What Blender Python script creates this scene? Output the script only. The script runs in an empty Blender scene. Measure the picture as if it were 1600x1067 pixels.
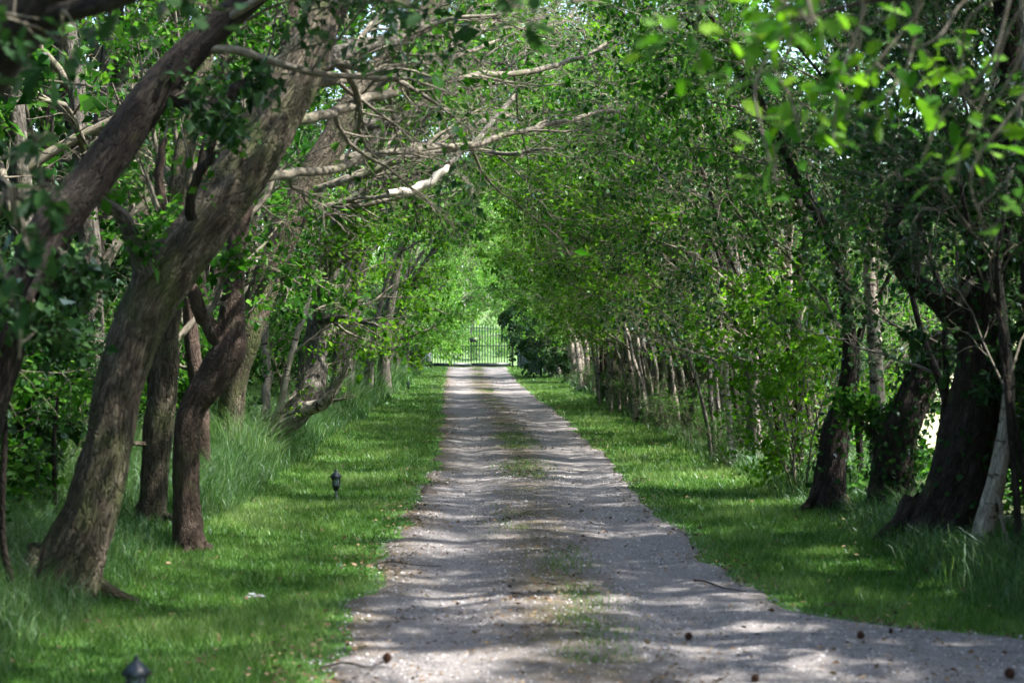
import bpy, math
import numpy as np

# ------------------------------------------------------------------ camera, sky, sun, exposure
scene = bpy.context.scene
COL = scene.collection
EYE = 1.75
CAMX, HORY, FPX = 747.0, 521.0, 2667.0          # road direction and horizon in the photograph, focal length in its pixels

cam_d = bpy.data.cameras.new('camera')
cam_d.sensor_width = 36.0
cam_d.lens = 60.0
cam_d.shift_x = 53.0 / 1600
cam_d.shift_y = -12.5 / 1600
cam_d.clip_start = 0.1
cam_d.clip_end = 3000
cam_d.dof.use_dof = True
cam_d.dof.focus_distance = 27.0
cam_d.dof.aperture_fstop = 2.8
cam = bpy.data.objects.new('camera', cam_d)
cam.location = (0, 0, EYE)
cam.rotation_euler = (math.radians(90), 0, 0)
COL.objects.link(cam)
scene.camera = cam

SUN_EL, SUN_AZ = math.radians(57), math.radians(101)     # azimuth from +Y (down the drive) towards +X
world = bpy.data.worlds.new('World')
scene.world = world
world.use_nodes = True
wn = world.node_tree
wn.nodes.clear()
w_out = wn.nodes.new('ShaderNodeOutputWorld')
w_bg = wn.nodes.new('ShaderNodeBackground')
w_sky = wn.nodes.new('ShaderNodeTexSky')
w_sky.sky_type = 'NISHITA'
w_sky.sun_disc = False
w_sky.sun_elevation = SUN_EL
w_sky.sun_rotation = SUN_AZ
w_sky.air_density = 1.0
w_sky.dust_density = 2.0
w_bg.inputs['Strength'].default_value = 0.15
wn.links.new(w_sky.outputs[0], w_bg.inputs['Color'])
wn.links.new(w_bg.outputs[0], w_out.inputs['Surface'])

sun_d = bpy.data.lights.new('sun', 'SUN')
sun_d.energy = 3.8
sun_d.angle = math.radians(0.9)
sun_d.color = (1.0, 0.97, 0.92)
sun = bpy.data.objects.new('sun', sun_d)
sv = np.array([math.cos(SUN_EL) * math.sin(SUN_AZ), math.cos(SUN_EL) * math.cos(SUN_AZ), math.sin(SUN_EL)])
import mathutils
sun.rotation_euler = mathutils.Vector(sv.tolist()).to_track_quat('Z', 'Y').to_euler()
sun.location = (20, 10, 40)
COL.objects.link(sun)

scene.view_settings.view_transform = 'Standard'
scene.view_settings.look = 'None'
scene.view_settings.gamma = 1.0
scene.view_settings.use_curve_mapping = False
scene.view_settings.exposure = 2.3
scene.render.engine = 'CYCLES'
scene.cycles.use_denoising = True
scene.cycles.use_adaptive_sampling = True
scene.cycles.adaptive_threshold = 0.03
scene.cycles.max_bounces = 4
scene.cycles.diffuse_bounces = 3
scene.cycles.glossy_bounces = 2
scene.cycles.transmission_bounces = 3
scene.cycles.transparent_max_bounces = 4
scene.cycles.sample_clamp_indirect = 6.0
scene.cycles.caustics_reflective = False
scene.cycles.caustics_refractive = False

rng = np.random.default_rng(11)

# ------------------------------------------------------------------ helpers
def norm(v):
    v = np.asarray(v, float)
    return v / (np.linalg.norm(v, axis=-1, keepdims=True) + 1e-12)

def at(px, py, d):
    """the point that lies d metres down the drive where the photograph shows (px, py)"""
    return np.array([(px - CAMX) / FPX * d, d, EYE - (py - HORY) / FPX * d])

def _hash(ix, iy, iz, seed):
    n = (ix * 374761393 + iy * 668265263 + iz * 1274126177 + seed * 974634777) & 0xFFFFFFFF
    n = ((n ^ (n >> 13)) * 1103515245) & 0xFFFFFFFF
    n = ((n ^ (n >> 16)) * 2246822519) & 0xFFFFFFFF
    return ((n ^ (n >> 15)) & 0xFFFFFF) / float(0xFFFFFF)

def vnoise(P, seed=0):
    """smooth value noise, 0..1, for an (n, 3) array"""
    P = np.asarray(P, float)
    i = np.floor(P).astype(np.int64)
    f = P - i
    f = f * f * (3 - 2 * f)
    r = 0
    for dx in (0, 1):
        for dy in (0, 1):
            for dz in (0, 1):
                w = (f[:, 0] if dx else 1 - f[:, 0]) * (f[:, 1] if dy else 1 - f[:, 1]) * (f[:, 2] if dz else 1 - f[:, 2])
                r = r + w * _hash(i[:, 0] + dx, i[:, 1] + dy, i[:, 2] + dz, seed)
    return r

def fbm(P, seed=0, o=3):
    r, a, s = 0, 0.5, 1.0
    for k in range(o):
        r = r + a * vnoise(np.asarray(P) * s, seed + k)
        a *= 0.5
        s *= 2.03
    return r / (1 - 0.5 ** o)

class Geo:
    """collects vertices and faces; one Geo becomes one mesh"""
    def __init__(self):
        self.V, self.F, self.A, self.T, self.n = [], [], [], [], 0
    def add(self, v, faces, aux=None, tint=None):
        v = np.asarray(v, np.float32)
        self.V.append(v)
        for f in faces:
            self.F.append(np.asarray(f, np.int64) + self.n)
        self.A.append(np.zeros((len(v), 3), np.float32) if aux is None else np.asarray(aux, np.float32))
        self.T.append(np.full(len(v), 0.5, np.float32) if tint is None else np.asarray(tint, np.float32))
        self.n += len(v)
    def mesh(self, name, mat, smooth=True, offset=None):
        me = bpy.data.meshes.new(name)
        if not self.V:
            return me
        v = np.concatenate(self.V)
        if offset is not None:
            v = v - np.asarray(offset, np.float32)
        me.vertices.add(len(v))
        me.vertices.foreach_set('co', v.ravel().astype(np.float32))
        loops = np.concatenate([f.ravel() for f in self.F])
        sizes = np.concatenate([np.full(len(f), f.shape[1]) for f in self.F])
        starts = np.concatenate([[0], np.cumsum(sizes)[:-1]])
        me.loops.add(len(loops))
        me.loops.foreach_set('vertex_index', loops.astype(np.int32))
        me.polygons.add(len(sizes))
        me.polygons.foreach_set('loop_start', starts.astype(np.int32))
        me.polygons.foreach_set('loop_total', sizes.astype(np.int32))
        if smooth:
            me.polygons.foreach_set('use_smooth', np.ones(len(sizes), bool))
        a = me.attributes.new('grain', 'FLOAT_VECTOR', 'POINT')
        a.data.foreach_set('vector', np.concatenate(self.A).ravel())
        t = me.attributes.new('tint', 'FLOAT', 'POINT')
        t.data.foreach_set('value', np.concatenate(self.T))
        me.update(calc_edges=True)
        me.materials.append(mat)
        return me

def link(name, me, parent=None, kind=None):
    o = bpy.data.objects.new(name, me)
    COL.objects.link(o)
    if parent is not None:
        o.parent = parent
    if kind:
        o['kind'] = kind
    return o

def thing(name, label, cat, loc=(0, 0, 0), group=None, rz=0.0):
    o = bpy.data.objects.new(name, None)
    o.empty_display_size = 0.2
    COL.objects.link(o)
    o.location = [float(c) for c in loc]
    o.rotation_euler = (0, 0, rz)
    tag(o, label, cat, group)
    return o

def tag(o, label, cat, group=None):
    o['label'] = label
    o['category'] = cat
    if group:
        o['group'] = group
    return o

def copy_tree(root, loc, rz, sc, label=None, group=None):
    r = root.copy()
    COL.objects.link(r)
    r.location = [float(c) for c in loc]
    r.rotation_euler = (0, 0, rz)
    r.scale = sc
    if label:
        r['label'] = label
    if group:
        r['group'] = group
    for ch in list(root.children):
        c = ch.copy()
        COL.objects.link(c)
        c.parent = r
    return r

def smooth_path(pts, rad, per=5):
    """Catmull-Rom through the given points"""
    pts = np.asarray(pts, float); rad = np.asarray(rad, float)
    P = np.vstack([2 * pts[0] - pts[1], pts, 2 * pts[-1] - pts[-2]])
    R = np.concatenate([[rad[0]], rad, [rad[-1]]])
    out, ro = [], []
    for i in range(1, len(P) - 2):
        for k in range(per):
            t = k / per
            a, b, c, d = P[i - 1], P[i], P[i + 1], P[i + 2]
            out.append(0.5 * ((2 * b) + (c - a) * t + (2 * a - 5 * b + 4 * c - d) * t * t + (3 * b - a - 3 * c + d) * t ** 3))
            ro.append(R[i] * (1 - t) + R[i + 1] * t)
    out.append(P[-2]); ro.append(R[-2])
    return np.array(out), np.array(ro)

def tube(g, pts, rad, sides=6, lumps=0.0, ridges=0.0, flare=0.0, seed=0, tint=0.5, cap=True):
    pts = np.asarray(pts, float); rad = np.asarray(rad, float)
    n = len(pts)
    T = norm(np.gradient(pts, axis=0))
    u = np.cross(T[0], [0.3, 1, 0.1]); u = u / (np.linalg.norm(u) + 1e-9)
    U = np.empty((n, 3))
    for i in range(n):
        u = u - T[i] * (u @ T[i]); u = u / (np.linalg.norm(u) + 1e-9); U[i] = u
    W = np.cross(T, U)
    a = np.linspace(0, 2 * np.pi, sides, endpoint=False)
    s = np.concatenate([[0], np.cumsum(np.linalg.norm(np.diff(pts, axis=0), axis=1))])
    ca, sa = np.cos(a), np.sin(a)
    R = rad[:, None] * np.ones((1, sides))
    r0 = max(rad.max(), 1e-3)
    aux = np.stack(np.broadcast_arrays(ca[None, :] * r0, sa[None, :] * r0, s[:, None]), -1).reshape(-1, 3)
    if lumps or ridges:
        q = aux / r0
        if lumps:
            R = R * (1 + lumps * 2 * (fbm(np.c_[q[:, 0] * 1.1, q[:, 1] * 1.1, aux[:, 2] / r0 * 0.45] + seed * 7.3, seed, 2) - 0.5)).reshape(n, sides)
        if ridges:
            R = R * (1 + ridges * 2.4 * (fbm(np.c_[q[:, 0] * 5.2, q[:, 1] * 5.2, aux[:, 2] / r0 * 1.1] + seed * 3.1, seed + 9, 2) - 0.5)).reshape(n, sides)
    if flare:
        f = np.exp(-s / (r0 * 1.6))[:, None]
        R = R * (1 + flare * f * (0.6 + 0.8 * (0.5 + 0.5 * np.cos(a * 5 + seed)))[None, :])
    V = pts[:, None, :] + R[..., None] * (U[:, None, :] * ca[None, :, None] + W[:, None, :] * sa[None, :, None])
    i = np.arange(n - 1)[:, None] * sides; j = np.arange(sides)[None, :]; j2 = (j + 1) % sides
    F = np.stack([i + j, i + j2, i + sides + j2, i + sides + j], -1).reshape(-1, 4)
    V = V.reshape(-1, 3)
    faces = [F]
    if cap:
        V = np.vstack([V, pts[-1] + T[-1] * rad[-1] * 0.4])
        aux = np.vstack([aux, [[0, 0, s[-1]]]])
        k = (n - 1) * sides
        faces.append(np.stack([k + np.arange(sides), k + (np.arange(sides) + 1) % sides, np.full(sides, len(V) - 1)], -1))
    aux = aux + seed * 5.7
    g.add(V, faces, aux, np.full(len(V), tint))

def leaves(g, C, A, N, ln, wd, tint, fold=0.25, shape='diamond'):
    """many small leaves at once: C where the stalk is, A the way the leaf points, N its upper side"""
    A = norm(A); B = norm(np.cross(N, A)); N = np.cross(A, B)
    ln = ln[:, None]; wd = wd[:, None]
    if shape == 'diamond':
        v = np.stack([C, C + A * ln * 0.45 + B * wd * 0.5 + N * wd * fold, C + A * ln, C + A * ln * 0.45 - B * wd * 0.5 + N * wd * fold], 1)
        n = len(C); k = np.arange(n)[:, None] * 4
        F = np.concatenate([k + [[0, 2, 1]], k + [[0, 3, 2]]])
        g.add(v.reshape(-1, 3), [F], None, np.repeat(tint, 4))
    else:
        prof = [(0.0, 0.02), (0.16, 0.16), (0.3, 0.4), (0.38, 0.22), (0.55, 0.5), (0.63, 0.27), (0.8, 0.36), (1.0, 0.0)]
        rows = []
        for t, w in prof[:-1]:
            for s in (-1, 0, 1):
                rows.append(C + A * ln * t + B * wd * w * s + N * (wd * (fold * abs(s) * w) - ln * 0.12 * t * t))
        rows.append(C + A * ln - N * ln * 0.12)
        v = np.stack(rows, 1); m = v.shape[1]; n = len(C); k = np.arange(n)[:, None] * m
        fs = []
        for i in range(len(prof) - 2):
            b = i * 3
            fs += [k + [[b, b + 3, b + 4, b + 1]], k + [[b + 1, b + 4, b + 5, b + 2]]]
        b = (len(prof) - 2) * 3
        tri = np.concatenate([k + [[b, m - 1, b + 1]], k + [[b + 1, m - 1, b + 2]]])
        g.add(v.reshape(-1, 3), [np.concatenate(fs), tri], None, np.repeat(tint, m))

def scatter_leaves(g, P, D, per, spread, size, size_var=0.3, shape='diamond', up=0.9, tint_mu=0.5, face=None, clump_cut=0.42):
    """leaf bunches round the anchor points P, whose twigs run along D"""
    if not len(P):
        return
    keep = vnoise(P * 1.7 + 31.7, 57) + rng.normal(0, 0.07, len(P)) > clump_cut
    P, D = P[keep], D[keep]
    if not len(P):
        return
    P = np.repeat(P, per, 0); D = np.repeat(D, per, 0)
    n = len(P)
    clump = np.repeat(rng.normal(0, 0.22, n // per), per)
    C = P + rng.normal(0, spread, (n, 3))
    A = norm(D * 0.5 + rng.normal(0, 0.65, (n, 3)) + [0, 0, -0.15])
    N = norm(rng.normal(0, 0.55, (n, 3)) + ([0, 0, up] if face is None else face))
    ln = size * np.exp(rng.normal(0, size_var, n))
    leaves(g, C, A, N, ln, ln * rng.uniform(0.55, 0.75, n), np.clip(tint_mu + clump + rng.normal(0, 0.12, n), 0, 1), 0.22, shape)

# ------------------------------------------------------------------ materials
def new_mat(name):
    m = bpy.data.materials.new(name)
    m.use_nodes = True
    nt = m.node_tree
    nt.nodes.clear()
    return m, nt, nt.nodes.new('ShaderNodeOutputMaterial')

def N_(nt, kind, **kw):
    n = nt.nodes.new(kind)
    for k, v in kw.items():
        if k in n.inputs:
            n.inputs[k].default_value = v
        else:
            setattr(n, k, v)
    return n

def ramp(nt, fac, stops):
    r = nt.nodes.new('ShaderNodeValToRGB')
    e = r.color_ramp.elements
    while len(e) < len(stops):
        e.new(0.5)
    for el, (p, c) in zip(e, stops):
        el.position = p
        el.color = (*c, 1)
    nt.links.new(fac, r.inputs['Fac'])
    return r.outputs['Color']

def mix(nt, fac, a, b):
    m = nt.nodes.new('ShaderNodeMix')
    m.data_type = 'RGBA'
    for s, v in ((0, fac), (6, a), (7, b)):
        if hasattr(v, 'is_output'):
            nt.links.new(v, m.inputs[s])
        else:
            m.inputs[s].default_value = v if s == 0 else (*v, 1)
    return m.outputs[2]

def leaf_mat(name, c_dark, c_mid, c_light, trans=0.45, gloss=0.03):
    m, nt, out = new_mat(name)
    at_ = N_(nt, 'ShaderNodeAttribute', attribute_name='tint')
    col = ramp(nt, at_.outputs['Fac'], [(0.1, c_dark), (0.5, c_mid), (0.9, c_light)])
    d = N_(nt, 'ShaderNodeBsdfDiffuse'); t = N_(nt, 'ShaderNodeBsdfTranslucent')
    tc = N_(nt, 'ShaderNodeMix', data_type='RGBA', blend_type='MULTIPLY')
    tc.inputs[0].default_value = 1.0
    tc.inputs[7].default_value = (1.15, 1.4, 0.6, 1)
    nt.links.new(col, tc.inputs[6])
    nt.links.new(col, d.inputs['Color']); nt.links.new(tc.outputs[2], t.inputs['Color'])
    ms = N_(nt, 'ShaderNodeMixShader'); ms.inputs[0].default_value = trans
    nt.links.new(d.outputs[0], ms.inputs[1]); nt.links.new(t.outputs[0], ms.inputs[2])
    gl = N_(nt, 'ShaderNodeBsdfGlossy', Roughness=0.55); gl.inputs['Color'].default_value = (0.8, 0.9, 0.95, 1)
    m2 = N_(nt, 'ShaderNodeMixShader')
    fr = N_(nt, 'ShaderNodeFresnel', IOR=1.4)
    mu = N_(nt, 'ShaderNodeMath', operation='MULTIPLY'); mu.inputs[1].default_value = gloss * 2.5
    nt.links.new(fr.outputs[0], mu.inputs[0]); nt.links.new(mu.outputs[0], m2.inputs[0])
    nt.links.new(ms.outputs[0], m2.inputs[1]); nt.links.new(gl.outputs[0], m2.inputs[2])
    nt.links.new(m2.outputs[0], out.inputs['Surface'])
    return m

def bark_mat(name, cols, moss=0.0, patch=None, sc=1.0, bump=1.0):
    m, nt, out = new_mat(name)
    g = N_(nt, 'ShaderNodeAttribute', attribute_name='grain')
    mp = N_(nt, 'ShaderNodeMapping'); mp.inputs['Scale'].default_value = (sc * 1.3, sc * 1.3, sc * 0.34)
    nt.links.new(g.outputs['Vector'], mp.inputs['Vector'])
    n1 = N_(nt, 'ShaderNodeTexNoise', Scale=16.0, Detail=6.0, Roughness=0.65)
    n2 = N_(nt, 'ShaderNodeTexNoise', Scale=2.6, Detail=3.0, Roughness=0.6)
    n3 = N_(nt, 'ShaderNodeTexVoronoi', Scale=26.0, feature='DISTANCE_TO_EDGE')
    nt.links.new(mp.outputs[0], n1.inputs['Vector']); nt.links.new(g.outputs['Vector'], n2.inputs['Vector']); 
    dn = N_(nt, 'ShaderNodeTexNoise', Scale=9.0, Detail=3.0)
    nt.links.new(mp.outputs[0], dn.inputs['Vector'])
    dm = N_(nt, 'ShaderNodeVectorMath', operation='MULTIPLY_ADD'); dm.inputs[1].default_value = (0.14, 0.14, 0.14)
    nt.links.new(dn.outputs['Color'], dm.inputs[0]); nt.links.new(mp.outputs[0], dm.inputs[2])
    nt.links.new(dm.outputs[0], n3.inputs['Vector'])
    c = ramp(nt, n1.outputs['Fac'], [(0.28, cols[0]), (0.5, cols[1]), (0.72, cols[2])])
    fw = N_(nt, 'ShaderNodeMapRange'); fw.inputs['From Max'].default_value = 0.12; fw.inputs['To Min'].default_value = 0.5; fw.inputs['To Max'].default_value = 0.0
    nt.links.new(n3.outputs['Distance'], fw.inputs['Value'])
    c = mix(nt, fw.outputs[0], c, cols[0])
    lich = N_(nt, 'ShaderNodeTexNoise', Scale=5.0, Detail=6.0, Roughness=0.75)
    nt.links.new(g.outputs['Vector'], lich.inputs['Vector'])
    lf = ramp(nt, lich.outputs['Fac'], [(0.56, (0, 0, 0)), (0.68, (0.6, 0.6, 0.6))])
    c = mix(nt, lf, c, tuple(min(1, 1.25 * v + 0.01) for v in cols[2]))
    if patch:
        pm = N_(nt, 'ShaderNodeMapping'); pm.inputs['Scale'].default_value = (3.0, 3.0, 7.0)
        nt.links.new(g.outputs['Vector'], pm.inputs['Vector'])
        n4 = N_(nt, 'ShaderNodeTexNoise', Scale=1.6, Detail=5.0, Roughness=0.7)
        nt.links.new(pm.outputs[0], n4.inputs['Vector'])
        f = ramp(nt, n4.outputs['Fac'], [(patch[1], (0, 0, 0)), (patch[1] + 0.06, (1, 1, 1))])
        c = mix(nt, f, c, patch[0])
    if moss:
        f = ramp(nt, n2.outputs['Fac'], [(0.62 - moss * 0.25, (0, 0, 0)), (0.8 - moss * 0.2, (1, 1, 1))])
        mf = N_(nt, 'ShaderNodeMath', operation='MULTIPLY'); mf.inputs[1].default_value = 0.75
        nt.links.new(f, mf.inputs[0])
        c = mix(nt, mf.outputs[0], c, (0.075, 0.095, 0.03))
    b = N_(nt, 'ShaderNodeBsdfPrincipled', Roughness=0.9)
    b.inputs['Specular IOR Level'].default_value = 0.2
    nt.links.new(c, b.inputs['Base Color'])
    ad = N_(nt, 'ShaderNodeMath', operation='ADD')
    mm = N_(nt, 'ShaderNodeMath', operation='MINIMUM'); mm.inputs[1].default_value = 0.14
    nt.links.new(n3.outputs['Distance'], mm.inputs[0])
    ml = N_(nt, 'ShaderNodeMath', operation='MULTIPLY'); ml.inputs[1].default_value = 2.5
    nt.links.new(mm.outputs[0], ml.inputs[0])
    nt.links.new(ml.outputs[0], ad.inputs[0]); nt.links.new(n1.outputs['Fac'], ad.inputs[1])
    bp = N_(nt, 'ShaderNodeBump', Strength=bump, Distance=0.05)
    nt.links.new(ad.outputs[0], bp.inputs['Height']); nt.links.new(bp.outputs[0], b.inputs['Normal'])
    nt.links.new(b.outputs[0], out.inputs['Surface'])
    return m

def plain_mat(name, c1, c2, rough=0.8, scale=30.0, metal=0.0, bump=0.15, spec=0.3):
    m, nt, out = new_mat(name)
    tc = N_(nt, 'ShaderNodeTexCoord')
    n = N_(nt, 'ShaderNodeTexNoise', Scale=scale, Detail=4.0)
    nt.links.new(tc.outputs['Object'], n.inputs['Vector'])
    c = ramp(nt, n.outputs['Fac'], [(0.3, c1), (0.7, c2)])
    b = N_(nt, 'ShaderNodeBsdfPrincipled', Roughness=rough, Metallic=metal)
    b.inputs['Specular IOR Level'].default_value = spec
    nt.links.new(c, b.inputs['Base Color'])
    bp = N_(nt, 'ShaderNodeBump', Strength=bump, Distance=0.01)
    nt.links.new(n.outputs['Fac'], bp.inputs['Height']); nt.links.new(bp.outputs[0], b.inputs['Normal'])
    nt.links.new(b.outputs[0], out.inputs['Surface'])
    return m

M = {}
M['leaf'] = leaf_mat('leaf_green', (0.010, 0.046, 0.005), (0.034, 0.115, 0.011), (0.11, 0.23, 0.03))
M['leaf_fresh'] = leaf_mat('leaf_fresh', (0.036, 0.115, 0.006), (0.08, 0.195, 0.010), (0.16, 0.29, 0.02), trans=0.5)
M['leaf_dark'] = leaf_mat('leaf_dark', (0.014, 0.04, 0.012), (0.025, 0.065, 0.018), (0.045, 0.095, 0.028), trans=0.3, gloss=0.05)  # evergreen green; on near oaks, dark trunks and saplings it paints in shade
M['leaf_blue'] = leaf_mat('leaf_understory_shade', (0.007, 0.034, 0.006), (0.02, 0.075, 0.011), (0.075, 0.17, 0.028))  # understory green, darkened so the colour carries the shade of the picture edges
M['leaf_sun'] = leaf_mat('leaf_sunlit_tone', (0.05, 0.15, 0.014), (0.11, 0.25, 0.03), (0.22, 0.37, 0.09), trans=0.5, gloss=0.06)  # brighter leaf copy: sunlight painted into the far foliage
M['grass'] = leaf_mat('grass_mown', (0.042, 0.105, 0.015), (0.09, 0.185, 0.032), (0.21, 0.29, 0.10), trans=0.35, gloss=0.05)
M['grass_tall'] = leaf_mat('grass_tall', (0.03, 0.085, 0.02), (0.062, 0.14, 0.04), (0.19, 0.26, 0.12), trans=0.35, gloss=0.04)
M['oak'] = bark_mat('bark_oak', ((0.022, 0.017, 0.011), (0.082, 0.066, 0.045), (0.20, 0.168, 0.12)), moss=0.55)
M['red'] = bark_mat('bark_reddish', ((0.035, 0.023, 0.017), (0.085, 0.058, 0.043), (0.14, 0.102, 0.078)), moss=0.1, sc=1.4, bump=0.9)
M['grey'] = bark_mat('bark_grey', ((0.035, 0.03, 0.023), (0.13, 0.116, 0.094), (0.32, 0.29, 0.245)), moss=0.15, sc=1.3)
M['pale'] = bark_mat('bark_pale', ((0.11, 0.09, 0.07), (0.28, 0.24, 0.195), (0.48, 0.43, 0.365)), patch=((0.035, 0.026, 0.02), 0.53), sc=1.5, bump=0.4)
M['dark'] = bark_mat('bark_dark', ((0.012, 0.009, 0.007), (0.034, 0.026, 0.02), (0.075, 0.058, 0.045)), moss=0.1)
M['twig'] = bark_mat('bark_twig', ((0.05, 0.042, 0.031), (0.145, 0.126, 0.095), (0.31, 0.28, 0.22)), moss=0.3, sc=3.0, bump=0.2)
M['dead'] = plain_mat('dead_wood', (0.33, 0.29, 0.23), (0.50, 0.45, 0.37), scale=14)
M['iron'] = plain_mat('gate_iron', (0.008, 0.018, 0.016), (0.02, 0.035, 0.03), rough=0.45, spec=0.5)
M['fence'] = plain_mat('fence_paint', (0.006, 0.02, 0.018), (0.012, 0.032, 0.028), rough=0.55)
M['stone'] = plain_mat('pale_stone', (0.22, 0.22, 0.22), (0.34, 0.34, 0.33), scale=9)
M['lamp'] = plain_mat('lantern_metal', (0.006, 0.012, 0.016), (0.014, 0.022, 0.03), rough=0.35, spec=0.5)
M['cone'] = plain_mat('cone_brown', (0.05, 0.022, 0.012), (0.13, 0.062, 0.035), scale=60)
M['stick'] = plain_mat('fallen_stick', (0.03, 0.024, 0.02), (0.09, 0.07, 0.055), scale=40)
M['litter'] = leaf_mat('leaf_litter', (0.06, 0.035, 0.02), (0.13, 0.08, 0.045), (0.24, 0.17, 0.10), trans=0.1, gloss=0.05)
M['white'] = plain_mat('pale_scrap', (0.22, 0.24, 0.23), (0.34, 0.36, 0.34), scale=20)
M['gravel'] = leaf_mat('gravel_chips', (0.09, 0.083, 0.083), (0.20, 0.188, 0.188), (0.42, 0.40, 0.39), trans=0.0, gloss=0.02)

# lantern glass
m, nt, out = new_mat('lantern_glass')
gb = N_(nt, 'ShaderNodeBsdfPrincipled', Roughness=0.25)
gb.inputs['Base Color'].default_value = (0.35, 0.42, 0.45, 1)
gb.inputs['Transmission Weight'].default_value = 0.6
nt.links.new(gb.outputs[0], out.inputs['Surface'])
M['glass'] = m

# ------------------------------------------------------------------ ground and drive
YS_ = [0, 8.5, 9.7, 10.2, 10.75, 12, 15, 23, 30, 39, 59, 86, 89]
LE_ = [-1.0, -.82, -.80, -.80, -.80, -.79, -.74, -.62, -.70, -.87, -1.22, -1.6, -1.6]
RE_ = [9.0, 3.9, 3.1, 2.5, 2.05, 1.82, 1.82, 1.83, 1.82, 1.80, 1.45, 1.5, 1.5]
def edges(y):
    l = np.interp(y, YS_, LE_); r = np.interp(y, YS_, RE_)
    P = np.c_[y * 0.9, y * 0, y * 0]
    l = l + 0.42 * (fbm(P * 2.1, 3, 5) - 0.5)
    r = r + 0.30 * (fbm(P * 2.1 + 50, 5, 5) - 0.5)
    return l, r

def height(x, y):
    x = np.asarray(x, float); y = np.asarray(y, float)
    sh = x.shape
    x = x.ravel(); y = y.ravel()
    n = fbm(np.c_[x * 0.5, y * 0.35, x * 0], 21, 3) - 0.5
    c = 0.5 * (np.interp(y, YS_, LE_) + np.minimum(np.interp(y, YS_, RE_), 1.85))
    d = np.abs(x - c)
    z = 0.10 * n * np.clip((d - 1.2) / 1.5, 0, 1)
    z = z + 0.16 * np.clip((-x - 1.9) / 1.6, 0, 1) + 0.08 * np.clip((x - 2.9) / 1.5, 0, 1)
    z = z + 0.05 * (vnoise(np.c_[x * 0.1, y * 0.16, x * 0], 33) - 0.5) * np.clip((y - 10) / 10, 0, 1)
    z = z + 3.4 * np.clip((y - 92) / 34, 0, 1) ** 1.3 + 0.12 * np.clip((y - 200) / 100, 0, 1)
    z = z - 0.030 * np.exp(-((d - 0.72) / 0.26) ** 2)
    return z.reshape(sh)

def ground_mat():
    m, nt, out = new_mat('ground_turf_and_soil')
    tc = N_(nt, 'ShaderNodeTexCoord')
    n = N_(nt, 'ShaderNodeTexNoise', Scale=1.1, Detail=8.0, Roughness=0.65)
    nt.links.new(tc.outputs['Object'], n.inputs['Vector'])
    n2 = N_(nt, 'ShaderNodeTexNoise', Scale=40.0, Detail=4.0)
    nt.links.new(tc.outputs['Object'], n2.inputs['Vector'])
    turf = ramp(nt, n.outputs['Fac'], [(0.3, (0.03, 0.08, 0.014)), (0.55, (0.055, 0.125, 0.024)), (0.75, (0.095, 0.15, 0.045))])
    soil = ramp(nt, n2.outputs['Fac'], [(0.3, (0.03, 0.026, 0.016)), (0.7, (0.075, 0.06, 0.038))])
    a = N_(nt, 'ShaderNodeAttribute', attribute_name='tint')
    c = mix(nt, a.outputs['Fac'], soil, turf)
    b = N_(nt, 'ShaderNodeBsdfPrincipled', Roughness=0.95)
    b.inputs['Specular IOR Level'].default_value = 0.1
    nt.links.new(c, b.inputs['Base Color'])
    bp = N_(nt, 'ShaderNodeBump', Strength=0.5, Distance=0.03)
    nt.links.new(n2.outputs['Fac'], bp.inputs['Height']); nt.links.new(bp.outputs[0], b.inputs['Normal'])
    nt.links.new(b.outputs[0], out.inputs['Surface'])
    return m

def build_ground():
    xs = np.concatenate([[-900, -400, -150, -70, -40, -25, -16, -11], np.arange(-8, 8.01, 0.2), [11, 16, 25, 40, 70, 150, 400, 900]])
    ys = np.concatenate([[-600, -200, -60, -20, -5, 0, 4], np.arange(7, 30, 0.3), np.arange(30, 100, 0.6), np.arange(100, 140, 2.0), [140, 150, 170, 220, 400, 1200]])
    X, Y = np.meshgrid(xs, ys)
    Z = height(X, Y)
    turf = np.where((X > -2.6) & (X < 3.3), 0.95, 0.25)
    turf = np.where(X > 6.5, 1.0, turf)
    turf = np.where(Y > 89, 1.0, turf)
    g = Geo()
    nx, ny = len(xs), len(ys)
    i = np.arange(ny - 1)[:, None] * nx; j = np.arange(nx - 1)[None, :]
    F = np.stack([i + j, i + j + 1, i + nx + j + 1, i + nx + j], -1).reshape(-1, 4)
    g.add(np.stack([X, Y, Z], -1).reshape(-1, 3), [F], None, turf.ravel())
    link('ground', g.mesh('ground', ground_mat()), kind='structure')

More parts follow.
